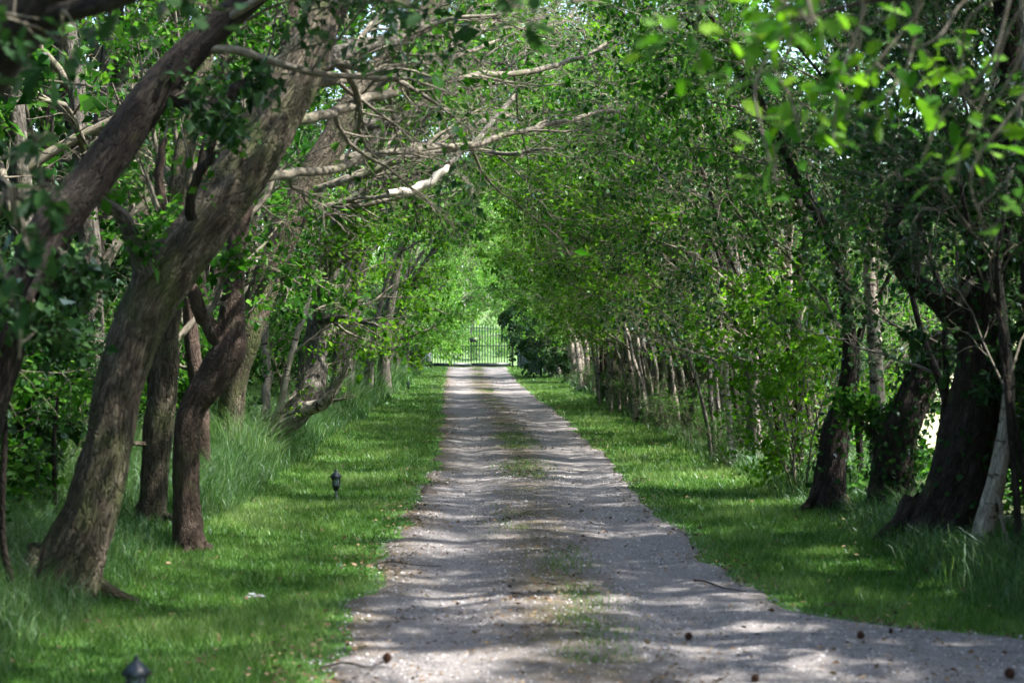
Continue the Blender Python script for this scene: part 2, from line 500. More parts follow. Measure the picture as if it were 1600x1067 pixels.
def drive_mat():
    m, nt, out = new_mat('drive_gravel')
    tc = N_(nt, 'ShaderNodeTexCoord')
    a = N_(nt, 'ShaderNodeAttribute', attribute_name='grain')      # x across the drive (0..1), y along it
    tint = N_(nt, 'ShaderNodeAttribute', attribute_name='tint')    # 1 in the middle strip and at the edges, where no wheel runs
    def noise(sc, det=5.0, r=0.6, stretch=None):
        n = N_(nt, 'ShaderNodeTexNoise', Scale=sc, Detail=det, Roughness=r)
        if stretch:
            mp = N_(nt, 'ShaderNodeMapping'); mp.inputs['Scale'].default_value = stretch
            nt.links.new(tc.outputs['Object'], mp.inputs['Vector']); nt.links.new(mp.outputs[0], n.inputs['Vector'])
        else:
            nt.links.new(tc.outputs['Object'], n.inputs['Vector'])
        return n.outputs['Fac']
    fine, mid, big = noise(70.0, 3.0, 0.7), noise(9.0, 6.0, 0.7), noise(1.3, 6.0, 0.65)
    vo = N_(nt, 'ShaderNodeTexVoronoi', Scale=85.0)
    nt.links.new(tc.outputs['Object'], vo.inputs['Vector'])
    stone = ramp(nt, vo.outputs['Color'], [(0.1, (0.072, 0.065, 0.062)), (0.5, (0.172, 0.157, 0.15)), (0.9, (0.335, 0.308, 0.295))])
    dust = ramp(nt, mid, [(0.3, (0.105, 0.095, 0.09)), (0.7, (0.275, 0.25, 0.236))])
    c = mix(nt, 0.5, stone, dust)
    # brown crumbled litter and dirt
    s = N_(nt, 'ShaderNodeMath', operation='MULTIPLY_ADD'); s.inputs[1].default_value = 0.42; s.inputs[2].default_value = 0.0
    nt.links.new(tint.outputs['Fac'], s.inputs[0])
    ad = N_(nt, 'ShaderNodeMath', operation='ADD')
    nt.links.new(s.outputs[0], ad.inputs[0]); nt.links.new(mid, ad.inputs[1])
    ad2 = N_(nt, 'ShaderNodeMath', operation='MULTIPLY_ADD'); ad2.inputs[1].default_value = 0.7; 
    nt.links.new(big, ad2.inputs[0]); nt.links.new(ad.outputs[0], ad2.inputs[2])
    f = ramp(nt, ad2.outputs[0], [(0.86, (0, 0, 0)), (1.0, (0.0, 0.0, 0.0))])
    mr = N_(nt, 'ShaderNodeMapRange'); mr.inputs['From Min'].default_value = 0.97; mr.inputs['From Max'].default_value = 1.32
    nt.links.new(ad2.outputs[0], mr.inputs['Value'])
    dirt = ramp(nt, fine, [(0.3, (0.05, 0.038, 0.025)), (0.7, (0.16, 0.125, 0.085))])
    c = mix(nt, mr.outputs[0], c, dirt)
    mr2 = N_(nt, 'ShaderNodeMapRange'); mr2.inputs['From Min'].default_value = 1.24; mr2.inputs['From Max'].default_value = 1.42
    mr2.inputs['To Max'].default_value = 0.5
    nt.links.new(ad2.outputs[0], mr2.inputs['Value'])
    c = mix(nt, mr2.outputs[0], c, (0.075, 0.095, 0.03))
    b = N_(nt, 'ShaderNodeBsdfPrincipled', Roughness=0.92)
    b.inputs['Specular IOR Level'].default_value = 0.15
    nt.links.new(c, b.inputs['Base Color'])
    hs = N_(nt, 'ShaderNodeMath', operation='ADD')
    nt.links.new(vo.outputs['Distance'], hs.inputs[0]); nt.links.new(fine, hs.inputs[1])
    bp = N_(nt, 'ShaderNodeBump', Strength=0.55, Distance=0.012)
    nt.links.new(hs.outputs[0], bp.inputs['Height'])
    bp2 = N_(nt, 'ShaderNodeBump', Strength=0.5, Distance=0.05)
    nt.links.new(mid, bp2.inputs['Height']); nt.links.new(bp.outputs[0], bp2.inputs['Normal'])
    nt.links.new(bp2.outputs[0], b.inputs['Normal'])
    nt.links.new(b.outputs[0], out.inputs['Surface'])
    return m

def build_drive():
    ys = np.concatenate([np.arange(1, 16, 0.06), np.arange(16, 40, 0.15), np.arange(40, 88.5, 0.4)])
    l, r = edges(ys)
    k = 34
    t = np.linspace(0, 1, k)
    X = l[:, None] + (r - l)[:, None] * t[None, :]
    Y = np.repeat(ys[:, None], k, 1)
    Z = height(X, Y) + 0.010
    Z = Z + 0.012 * (fbm(np.c_[X.ravel() * 2.2, Y.ravel() * 1.6, X.ravel() * 0], 77, 3) - 0.5).reshape(X.shape)
    Z[:, 0] -= 0.035; Z[:, -1] -= 0.035
    mid = 0.5 * (np.interp(ys, YS_, LE_) + np.minimum(np.interp(ys, YS_, RE_), 1.85))[:, None]
    d = np.abs(X - mid)
    tint = np.exp(-(d / 0.48) ** 2) * 0.95 + np.clip((0.5 - (X - l[:, None])) / 0.5, 0, 1) * 1.15 + np.clip((0.22 - (r[:, None] - X)) / 0.22, 0, 1) * 0.7
    aux = np.stack([np.broadcast_to(t[None, :], X.shape), Y, X * 0], -1)
    g = Geo()
    i = np.arange(len(ys) - 1)[:, None] * k; j = np.arange(k - 1)[None, :]
    F = np.stack([i + j, i + j + 1, i + k + j + 1, i + k + j], -1).reshape(-1, 4)
    g.add(np.stack([X, Y, Z], -1).reshape(-1, 3), [F], aux.reshape(-1, 3), np.clip(tint, 0, 1.2).ravel())
    link('drive', g.mesh('drive', drive_mat()), kind='structure')
build_ground()
build_drive()

# the open field beyond the right-hand row
def build_field():
    m, nt, out = new_mat('field_stubble')
    tc = N_(nt, 'ShaderNodeTexCoord')
    n = N_(nt, 'ShaderNodeTexNoise', Scale=2.5, Detail=8.0, Roughness=0.7)
    nt.links.new(tc.outputs['Object'], n.inputs['Vector'])
    c = ramp(nt, n.outputs['Fac'], [(0.3, (0.22, 0.24, 0.10)), (0.55, (0.40, 0.39, 0.21)), (0.75, (0.52, 0.49, 0.30))])
    b = N_(nt, 'ShaderNodeBsdfPrincipled', Roughness=0.95)
    nt.links.new(c, b.inputs['Base Color'])
    bp = N_(nt, 'ShaderNodeBump', Strength=0.5, Distance=0.05)
    nt.links.new(n.outputs['Fac'], bp.inputs['Height']); nt.links.new(bp.outputs[0], b.inputs['Normal'])
    nt.links.new(b.outputs[0], out.inputs['Surface'])
    xs = np.concatenate([np.arange(6.6, 8.01, 0.2), [11, 16, 25, 40, 70]])
    ys = np.concatenate([[-60, -20, -5, 0, 4], np.arange(7, 30, 0.3), np.arange(30, 100, 0.6), [104, 110, 120, 140, 170]])
    X, Y = np.meshgrid(xs, ys)
    g = Geo()
    i = np.arange(len(ys) - 1)[:, None] * len(xs); j = np.arange(len(xs) - 1)[None, :]
    F = np.stack([i + j, i + j + 1, i + len(xs) + j + 1, i + len(xs) + j], -1).reshape(-1, 4)
    g.add(np.stack([X, Y, height(X, Y) + 0.012], -1).reshape(-1, 3), [F])
    link('field', g.mesh('field', m), kind='structure')
build_field()

def build_meadow():
    m, nt, out = new_mat('meadow_grass')
    tc = N_(nt, 'ShaderNodeTexCoord')
    n = N_(nt, 'ShaderNodeTexNoise', Scale=0.9, Detail=9.0, Roughness=0.75)
    nt.links.new(tc.outputs['Object'], n.inputs['Vector'])
    c = ramp(nt, n.outputs['Fac'], [(0.3, (0.035, 0.085, 0.015)), (0.5, (0.07, 0.135, 0.028)), (0.7, (0.14, 0.19, 0.06))])
    b = N_(nt, 'ShaderNodeBsdfPrincipled', Roughness=0.95)
    nt.links.new(c, b.inputs['Base Color'])
    bp = N_(nt, 'ShaderNodeBump', Strength=0.8, Distance=0.15)
    nt.links.new(n.outputs['Fac'], bp.inputs['Height']); nt.links.new(bp.outputs[0], b.inputs['Normal'])
    nt.links.new(b.outputs[0], out.inputs['Surface'])
    xs = np.linspace(-40, 6.4, 60); ys = np.concatenate([np.arange(89.5, 100, 0.6), np.arange(100, 140, 2.0)])
    X, Y = np.meshgrid(xs, ys)
    g = Geo()
    i = np.arange(len(ys) - 1)[:, None] * len(xs); j = np.arange(len(xs) - 1)[None, :]
    F = np.stack([i + j, i + j + 1, i + len(xs) + j + 1, i + len(xs) + j], -1).reshape(-1, 4)
    g.add(np.stack([X, Y, height(X, Y) + 0.06], -1).reshape(-1, 3), [F])
    link('meadow', g.mesh('meadow', m), kind='structure')
build_meadow()

# ------------------------------------------------------------------ trees: growth
class Style:
    def __init__(self, **k):
        self.__dict__.update(dict(seg=(9, 8, 6, 5), wob=(0.10, 0.16, 0.2, 0.22), trop=((0, 0, 0.02),) * 4, nch=(8, 6, 5, 0), ang=(0.9, 0.9, 0.9, 0.9),
                                  ratio=(0.5, 0.45, 0.5, 0.5), t0=(0.3, 0.25, 0.15, 0), rr=(0.55, 0.55, 0.6, 0.6), leaf_lvl=2, maxl=3, anchors=7))
        self.__dict__.update(k)

class Out:
    def __init__(self):
        self.tubes, self.P, self.D = [], [], []

def child_dir(d, ang, bias):
    a = norm(np.cross(d, rng.normal(0, 1, 3)))
    return norm(d * math.cos(ang) + a * math.sin(ang) + bias)

def grow(out, p, d, L, r, lvl, st, path=None, rad=None):
    if path is None:
        n = st.seg[lvl]
        p = np.asarray(p, float); d = norm(d)
        path = [p]
        wob = rng.normal(0, st.wob[lvl], (n, 3)); tr = np.asarray(st.trop[lvl])
        for i in range(n):
            d = norm(d + wob[i] + tr)
            p = p + d * (L / n)
            path.append(p)
        path = np.array(path)
        rad = np.maximum(r * (1 - np.linspace(0, 1, n + 1)) ** 0.75, 0.0032) 
    else:
        L = np.linalg.norm(np.diff(path, axis=0), axis=1).sum()
    out.tubes.append((path, rad, lvl))
    n = len(path) - 1
    T = norm(np.gradient(path, axis=0))
    if lvl < st.maxl:
        nc = st.nch[lvl]
        ts = np.linspace(st.t0[lvl], 0.97, nc) + rng.uniform(-0.04, 0.04, nc)
        for t in ts:
            f = np.clip(t, 0, 0.995) * n; i = int(f); w = f - i
            pp = path[i] * (1 - w) + path[i + 1] * w
            rr = rad[i] * (1 - w) + rad[i + 1] * w
            dd = child_dir(T[i], st.ang[lvl] * rng.uniform(0.6, 1.25), np.asarray(st.trop[lvl + 1]) * 3)
            LL = L * st.ratio[lvl] * rng.uniform(0.6, 1.3) * (1.15 - 0.5 * t)
            if hasattr(st, 'lmax'):
                LL = min(LL, st.lmax[lvl + 1] * rng.uniform(0.7, 1.1))
            grow(out, pp, dd, LL, max(rr * st.rr[lvl], 0.004), lvl + 1, st)
    if lvl >= st.leaf_lvl:
        m = st.anchors if lvl == st.maxl else st.anchors // 2
        f = rng.uniform(0.15, 1.0, m) * n; i = np.minimum(f.astype(int), n - 1); w = (f - i)[:, None]
        out.P.append(path[i] * (1 - w) + path[i + 1] * w); out.D.append(T[i])

SIDES = {0: 12, 1: 7, 2: 4, 3: 3, 4: 3}
def wood(out, g, from_lvl, lumps=0.12):
    for path, rad, lvl in out.tubes:
        if lvl >= from_lvl:
            tube(g, path, rad, SIDES[lvl], lumps if lvl < 2 else 0, seed=int(rng.integers(0, 99)), cap=False)

# ---- row trees: slender stems that arch over the drive (towards local +x)
def row_tree(name, label, cat, group, seed, bark, leafm, H=6.2, lean=2.6, r0=0.10, stems=1, leaf=0.06, per=3, anchors=9, low=0.35, bias=0.05, wide=1.0, ny=1.0, bend=1.9):
    global rng
    rng = np.random.default_rng(seed)
    root = thing(name, label, cat, (0, 0, 0), group)
    tw, cr = Geo(), Geo()
    for s in range(stems):
        t = np.linspace(0, 1, 12)
        hh = H * rng.uniform(0.85, 1.1); ll = lean * rng.uniform(0.6, 1.2)
        wy = np.cumsum(rng.normal(0, 0.10, 12)) * t * ny; wx = np.cumsum(rng.normal(0, 0.09, 12)) * t
        off = rng.normal(0, 0.14, 2) * (stems > 1)
        path = np.c_[off[0] + ll * t ** bend + wx, off[1] + wy + (rng.normal(0, 0.5) * t if stems > 1 else 0 * t), -0.12 + hh * t ** 0.92]
        rad = r0 * rng.uniform(0.75, 1.1) * (1.0 - 0.72 * t)
        path, rad = smooth_path(path, rad, 3)
        st = Style(nch=(9 if stems == 1 else 6, 6, 5, 0), t0=(low, 0.25, 0.15, 0), ang=(0.85, 0.8, 0.8, 0.8), lmax=(9, 3.0 * wide, 1.3 * wide, 0.6),
                   trop=((0, 0, 0), (bias, 0, 0.035), (bias, 0, 0.01), (0, 0, -0.02)), anchors=anchors)
        o = Out()
        grow(o, None, None, None, None, 0, st, path, rad)
        g = Geo()
        tube(g, path, rad, 16, 0.26, 0.08, 0.5, seed=int(rng.integers(0, 99)))
        link('trunk', g.mesh('trunk', M[bark]), root)
        wood(o, tw, 1)
        scatter_leaves(cr, np.concatenate(o.P), np.concatenate(o.D), per, 0.055, leaf)
    link('branches', tw.mesh('branches', M['twig']), root, 'stuff')
    link('crown', cr.mesh('crown', M[leafm], smooth=False), root, 'stuff')
    return root

def shrub(name, label, cat, group, seed, leafm, H=2.0, n=9, leaf=0.055, per=3, spread=0.6, anchors=8, bark='twig', rr=0.016, face=None):
    global rng
    rng = np.random.default_rng(seed)
    root = thing(name, label, cat, (0, 0, 0), group)
    tw, cr = Geo(), Geo()
    for k in range(n):
        a = rng.uniform(0, 6.28)
        st = Style(nch=(7, 5, 0, 0), maxl=2, leaf_lvl=1, t0=(0.12, 0.15, 0, 0), ratio=(0.42, 0.5, 0, 0), wob=(0.12, 0.2, 0.25, 0), seg=(8, 5, 4, 0),
                   trop=((0, 0, 0.03), (0, 0, 0.01), (0, 0, -0.02), (0, 0, 0)), anchors=anchors)
        o = Out()
        grow(o, (0.12 * math.cos(a), 0.12 * math.sin(a), -0.05), (spread * math.cos(a), spread * math.sin(a), 1), H * rng.uniform(0.7, 1.15), rr, 0, st)
        for path, rad, lvl in o.tubes:
            tube(tw, path, rad, (5, 4, 3)[lvl], cap=False, seed=k)
        scatter_leaves(cr, np.concatenate(o.P), np.concatenate(o.D), per, 0.05, leaf, face=face)
    link('stems', tw.mesh('stems', M[bark]), root, 'stuff')
    link('foliage', cr.mesh('foliage', M[leafm], smooth=False), root, 'stuff')
    return root

def place(protos, spots, used, label_of=None, group=None):
    """the first use of a prototype moves it; later ones are copies"""
    for k, s in enumerate(spots):
        x, y, kind, rz, sc = s[:5]
        pr = protos[kind % len(protos)]
        z = float(height(np.array([x]), np.array([y]))[0])
        sc3 = (sc, sc, sc) if np.isscalar(sc) else sc
        lab = s[5] if len(s) > 5 else (label_of(k) if label_of else None)
        if id(pr) not in used:
            used[id(pr)] = 1
            pr.location = (x, y, z); pr.rotation_euler = (0, 0, rz); pr.scale = sc3
            if lab: pr['label'] = lab
            if group: pr['group'] = group
        else:
            copy_tree(pr, (x, y, z), rz, sc3, lab, group)

used = {}
PI = math.pi
srng = np.random.default_rng(5)

# right-hand row: pale slender stems; local +x must point to -x (towards the drive)
RG = 'slender trees of the right-hand row'
RL = 'slender pale-barked tree in the tight right-hand row beside the drive'
right_p = [row_tree('row_tree', RL, 'tree', RG, 100 + i, b, lf, H=h, lean=ln, r0=r, stems=s, leaf=0.066, per=2, anchors=8, low=0.42, bend=2.2, ny=2.2)
           for i, (b, lf, h, ln, r, s) in enumerate([('pale', 'leaf', 6.2, 2.4, 0.13, 1), ('grey', 'leaf', 6.6, 2.0, 0.14, 1), ('pale', 'leaf', 5.6, 2.8, 0.08, 3), ('grey', 'leaf', 6.0, 2.6, 0.10, 2), ('pale', 'leaf_fresh', 5.4, 2.2, 0.085, 3), ('dark', 'leaf', 6.2, 3.2, 0.08, 2)])]
spots = []
y = 20.6
k = 0
while y < 46:
    x = 3.55 + srng.uniform(-0.3, 0.35) - 0.5 * max(0, (y - 50) / 36)
    spots.append((x, y, k, PI + srng.uniform(-0.8, 0.8), (lambda v: (v, v, v * 1.4) if y > 34 else v * (0.7 if y < 30 else 1.0))(srng.uniform(0.85, 1.15))))
    y += srng.uniform(0.85, 1.75)
    k += 1 if srng.random() < 0.8 else 2
ORD = ['first', 'second', 'third', 'fourth', 'fifth', 'sixth', 'seventh', 'eighth', 'ninth', 'tenth', 'eleventh', 'twelfth', 'thirteenth', 'fourteenth', 'fifteenth', 'sixteenth', 'seventeenth', 'eighteenth', 'nineteenth',
       'twentieth', 'twenty-first', 'twenty-second', 'twenty-third', 'twenty-fourth', 'twenty-fifth', 'twenty-sixth', 'twenty-seventh', 'twenty-eighth']
BK = ['pale single-stemmed', 'grey single-stemmed', 'pale three-stemmed', 'grey forked', 'fresh green three-stemmed', 'dark twin-stemmed']
place(right_p, spots, used, lambda k: BK[spots[k][2] % 6] + ' tree, ' + ORD[k] + ' in the right-hand row counted from the leafy bush', RG)
FRL = 'slender pale tree in the far part of the right-hand row near the gate'
FRG = 'slender trees of the far right-hand row'
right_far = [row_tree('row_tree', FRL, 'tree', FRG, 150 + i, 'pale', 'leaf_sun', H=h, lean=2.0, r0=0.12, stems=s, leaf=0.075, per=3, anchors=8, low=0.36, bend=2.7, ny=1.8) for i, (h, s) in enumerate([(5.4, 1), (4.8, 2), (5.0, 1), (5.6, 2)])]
spots = []
while y < 83:
    spots.append((3.4 - 0.5 * (y - 46) / 38 + srng.uniform(-0.25, 0.3), y, int(srng.integers(0, 4)), PI + srng.uniform(-0.9, 0.9), srng.uniform(0.8, 1.15)))
    y += srng.uniform(1.8, 3.4)
    k += 1
place(right_far, spots, used, lambda k: 'slender pale tree, ' + ORD[len(spots) - 1 - k] + ' from the gate in the right-hand row', FRG)
# unseen rows past and behind the camera, added to shade the near drive
RN = 'slender shade tree added on the right beside and behind the camera, only its crown overhead'
spots = [(x, y, k, PI + srng.uniform(-0.4, 0.4), (1.15, 1.15, 1.6)) for k, (x, y) in enumerate([(3.9, 9.6), (4.6, 7.4), (4.7, 1.6), (5.0, -1.5), (5.0, -5), (4.9, -9), (4.3, 11.3), (5.5, 14.6), (6.1, 17.6)])]
place(right_p, spots, used, lambda k: RN, 'right-hand shade trees added beside and behind the camera')

# left-hand row beyond the leaning oaks
LG = 'trees of the left-hand row beyond the leaning oaks'
LL = 'tree of the left-hand row beyond the grassy bank, arching over the drive'
left_p = [row_tree('row_tree', LL, 'tree', LG, 200 + i, b, lf, H=h, lean=ln, r0=r, stems=s, leaf=0.068, per=3, anchors=7)
          for i, (b, lf, h, ln, r, s) in enumerate([('grey', 'leaf', 6.4, 3.0, 0.16, 1), ('oak', 'leaf', 6.0, 3.4, 0.15, 1), ('pale', 'leaf_fresh', 5.6, 2.6, 0.09, 2), ('grey', 'leaf', 7.0, 2.4, 0.17, 1)])]
spots = []
y = 30.0
k = 0
while y < 50:
    x = -2.95 + srng.uniform(-0.5, 0.3)
    v = srng.uniform(0.9, 1.15)
    spots.append((x, y, k, srng.uniform(-0.5, 0.5), (v, v, v * 1.4) if y > 33 else v))
    y += srng.uniform(1.8, 3.0)
    k += 1
place(left_p, spots, used, lambda k: 'arching tree, ' + ORD[k] + ' in the left-hand row counted from the gnarled half-fallen tree', LG)
FLL = 'sunlit-toned green tree in the far part of the left-hand row near the gate'
FLG = 'trees of the far left-hand row'
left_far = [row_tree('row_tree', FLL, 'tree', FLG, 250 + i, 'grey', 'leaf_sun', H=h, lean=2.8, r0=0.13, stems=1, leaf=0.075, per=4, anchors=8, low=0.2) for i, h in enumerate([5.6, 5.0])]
spots = []
while y < 84:
    spots.append((-3.0 + srng.uniform(-0.4, 0.3), y, k, srng.uniform(-0.5, 0.5), (1.05, 1.05, 1.25)))
    y += srng.uniform(2.4, 3.8)
    k += 1
spots += [(-3.1, 84.6, 0, 0.3, (1.1, 1.1, 0.78)), (-2.9, 87.5, 1, -0.3, (1.15, 1.15, 0.85)), (3.0, 87.8, 1, 3.3, (1.15, 1.15, 0.85))]
place(left_far, spots, used, lambda k: 'low-hanging sunlit-toned tree beside the gate' if k >= len(spots) - 3 else 'sunlit-toned green tree, ' + ORD[len(spots) - 4 - k] + ' from the gate in the left-hand row', FLG)
LN = 'shade tree added on the left beside and behind the camera, only its crown overhead'  # added crowns that shade the near drive from the left
spots = [(x, y, k, srng.uniform(-0.4, 0.4), (1.15, 1.15, 1.6)) for k, (x, y) in enumerate([(-3.9, 4.0), (-3.6, -0.5), (-3.6, -3.5), (-3.4, -7.5), (-4.4, 8.0), (-4.6, 14.0)])]
place(left_p, spots, used, lambda k: LN, 'left-hand shade trees added beside and behind the camera')

# woodland behind the left row
WG = 'woodland trees behind the left-hand row'
WL = 'woodland tree in the shade behind the leaning oaks on the left'
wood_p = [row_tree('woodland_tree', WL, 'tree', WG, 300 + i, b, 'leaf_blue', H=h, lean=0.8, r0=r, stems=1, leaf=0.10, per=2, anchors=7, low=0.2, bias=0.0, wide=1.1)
          for i, (b, h, r) in enumerate([('grey', 7.5, 0.12), ('dark', 8.2, 0.15), ('oak', 7.0, 0.11)])]
spots = []
for k in range(30):
    yy = 12 + k * 2.1 + srng.uniform(-0.8, 0.8)
    for xx in (-5.2, -8.2):
        if xx < -7 and (k % 2 or yy > 45): continue
        if yy > 60 and k % 2: continue
        spots.append((xx + srng.uniform(-1, 1), yy + srng.uniform(-0.8, 0.8), int(srng.integers(0, 3)), srng.uniform(0, 6.28), srng.uniform(1.1, 1.5) if yy < 45 else srng.uniform(0.85, 1.15)))
for k in range(12):
    spots.append((-11.5 + srng.uniform(-1.2, 1.2), 14 + k * 4.2, k, srng.uniform(0, 6.28), srng.uniform(1.2, 1.5)))
place(wood_p, spots, used, lambda k: WL, WG)

OL = 'unseen woodland tree added beside and behind the camera to darken the near drive'  # added out of view, only to keep light off the near sides
spots = []
for k in range(10):
    spots.append((-5.4 - srng.uniform(0, 2.5), -9 + k * 2.0, k, srng.uniform(0, 6.28), srng.uniform(0.9, 1.15)))
    spots.append((6.6 + srng.uniform(0, 2.0), -9 + k * 2.2, k + 1, srng.uniform(0, 6.28), srng.uniform(0.8, 1.0)))
for x in (-2.4, 1.0, 3.6):
    spots.append((x, -13.5, 1, x, 1.1))
place(wood_p, spots, used, lambda k: OL, 'added shade trees beside and behind the camera')

# ------------------------------------------------------------------ the leaning oaks on the left and the dark trees on the right, one by one
def hero(name, label, cat, pts, depth, widths, bark, limbs=(), leafm='leaf', leaf=0.064, per=3, anchors=6, nch=8, t0=0.45, ridges=0.09, lumps=0.16, flare=0.6, sides=26,
         seed=1, lmax=(9, 2.2, 1.0, 0.5), bias=(0.04, 0, 0.03), ivy=0, group=None, twigbark='twig', limb_leaf=True, nolimbs=False, roots=4):
    """pts: the trunk as the photograph shows it (pixels); depth: metres down the drive (one number, or one per point); widths in pixels"""
    global rng
    rng = np.random.default_rng(seed)
    dep = np.full(len(pts), float(depth)) if np.isscalar(depth) else np.asarray(depth, float)
    P = np.array([at(x, y, d) for (x, y), d in zip(pts, dep)])
    W = np.asarray(widths, float) / FPX * dep / 2
    base = P[0].copy()
    z0 = float(height(np.array([base[0]]), np.array([base[1]]))[0])
    P[0, 2] = min(P[0, 2], z0) - 0.15
    base = np.array([base[0], base[1], z0])
    path, rad = smooth_path(P, W, 10)
    root = thing(name, label, cat, base, group)
    g = Geo()
    tube(g, path, rad, sides, lumps, ridges, flare, seed=seed)
    link('trunk', g.mesh('trunk', M[bark], offset=base), root)
    for k in range(roots):
        a = k * 2 * math.pi / roots + rng.uniform(-0.4, 0.4)
        dv = np.array([math.cos(a), math.sin(a), 0])
        rb = rad[0]
        g = Geo()
        L = rb * rng.uniform(2.0, 3.2)
        q, qr = smooth_path([base + dv * rb * 0.45 + [0, 0, rb * 1.5], base + dv * (rb * 0.95) + [0, 0, rb * 0.45], base + dv * (rb * 1.5) + [0, 0, rb * 0.12], base + dv * L + [0, 0, -0.08]],
                            [rb * 0.42, rb * 0.36, rb * 0.26, rb * 0.1], 5)
        tube(g, q + np.cumsum(rng.normal(0, 0.006, q.shape), 0), qr, 9, 0.2, 0.08, seed=seed + k)
        link('root', g.mesh('root', M[bark], offset=base), root)
    tw, cr = Geo(), Geo()
    st = Style(nch=(nch, 6, 5, 0), t0=(t0, 0.2, 0.15, 0), lmax=lmax, trop=((0, 0, 0), bias, (bias[0], 0, 0), (0, 0, -0.02)), anchors=anchors, rr=(0.3, 0.5, 0.6, 0.6))
    if not nolimbs:
        o = Out()
        grow(o, None, None, None, None, 0, st, path, rad)
        wood(o, tw, 1)
        scatter_leaves(cr, np.concatenate(o.P), np.concatenate(o.D), per, 0.06, leaf)
    for li in limbs:
        lp = np.array([at(x, y, d) for x, y, d in li['p']])
        lr = np.asarray(li['w'], float) / FPX * lp[:, 1] / 2
        lp, lr = smooth_path(lp, lr, 5)
        j = np.cumsum(rng.normal(0, 0.012, lp.shape), 0); lp = lp + j
        g = Geo()
        tube(g, lp, lr, 10, 0.14, 0.05, 0, seed=seed + 3)
        lo = link('limb', g.mesh('limb', M[li.get('m', bark)], offset=base), root)
        if 'label' in li: lo['label'] = li['label']
        st2 = Style(nch=(li.get('n', 6), li.get('n2', 6), 5, 0), t0=(0.15, 0.2, 0.15, 0), lmax=(9, li.get('L', 1.2) * 1.25, 0.9, 0.5), ratio=(0.4, 0.45, 0.5, 0.5),
                    trop=((0, 0, 0), (0.04, 0, 0.0), (0.03, 0, 0), (0, 0, -0.02)), anchors=li.get('a', 2), rr=(0.5, 0.55, 0.6, 0.6), ang=(0.7, 0.8, 0.8, 0.8))
        if li.get('n', 6):
            o = Out()
            grow(o, None, None, None, None, 0, st2, lp, lr)
            wood(o, tw, 1)
            if li.get('a', 2):
                scatter_leaves(cr, np.concatenate(o.P), np.concatenate(o.D), li.get('per', 2), 0.06, li.get('leaf', leaf))
    if tw.n: link('branches', tw.mesh('branches', M[twigbark], offset=base), root, 'stuff')
    if cr.n: link('crown', cr.mesh('crown', M[leafm], smooth=False, offset=base), root, 'stuff')
    if ivy:
        gi = Geo()
        k = rng.integers(0, len(path) - 1, ivy)
        d = norm(rng.normal(0, 1, (ivy, 3)) * [1, 1, 0.3])
        Pn = path[k] + d * (rad[k] * rng.uniform(1.0, 1.5, ivy))[:, None] + rng.normal(0, 0.03, (ivy, 3))
        leaves(gi, Pn, norm(rng.normal(0, 0.5, (ivy, 3)) + [0, 0, -0.7]), norm(d + rng.normal(0, 0.3, (ivy, 3))), rng.uniform(0.05, 0.085, ivy), rng.uniform(0.045, 0.07, ivy), rng.uniform(0.1, 0.8, ivy))
        link('ivy', gi.mesh('ivy', M['leaf_dark'], smooth=False, offset=base), root, 'stuff')
    return root

# left: nearest trunk, leaving the frame on the left
hero('oak_tree', 'dark oak trunk leaning in from the left edge of the picture, crossing behind blurred leaves', 'tree',
     [(-95, 1000), (-70, 820), (-30, 640), (10, 520), (45, 430), (85, 350), (140, 285), (205, 195), (262, 120), (330, 50), (430, -40), (560, -150)],
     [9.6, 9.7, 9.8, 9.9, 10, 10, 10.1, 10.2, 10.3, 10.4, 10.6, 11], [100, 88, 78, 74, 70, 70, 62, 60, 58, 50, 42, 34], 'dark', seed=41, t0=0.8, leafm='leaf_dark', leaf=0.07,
     limbs=[dict(p=[(262, 140, 10.3), (300, 155, 10.3), (345, 148, 10.4), (375, 120, 10.5)], w=[34, 28, 22, 12], n=3, L=0.6, a=3),
            dict(p=[(95, 345, 10), (60, 440, 9.6), (40, 470, 9.4)], w=[26, 14, 6], n=3, L=0.5, a=4),
            dict(p=[(45, 455, 10), (95, 440, 10.1), (130, 432, 10.2)], w=[14, 10, 6], n=2, L=0.3, a=2)])

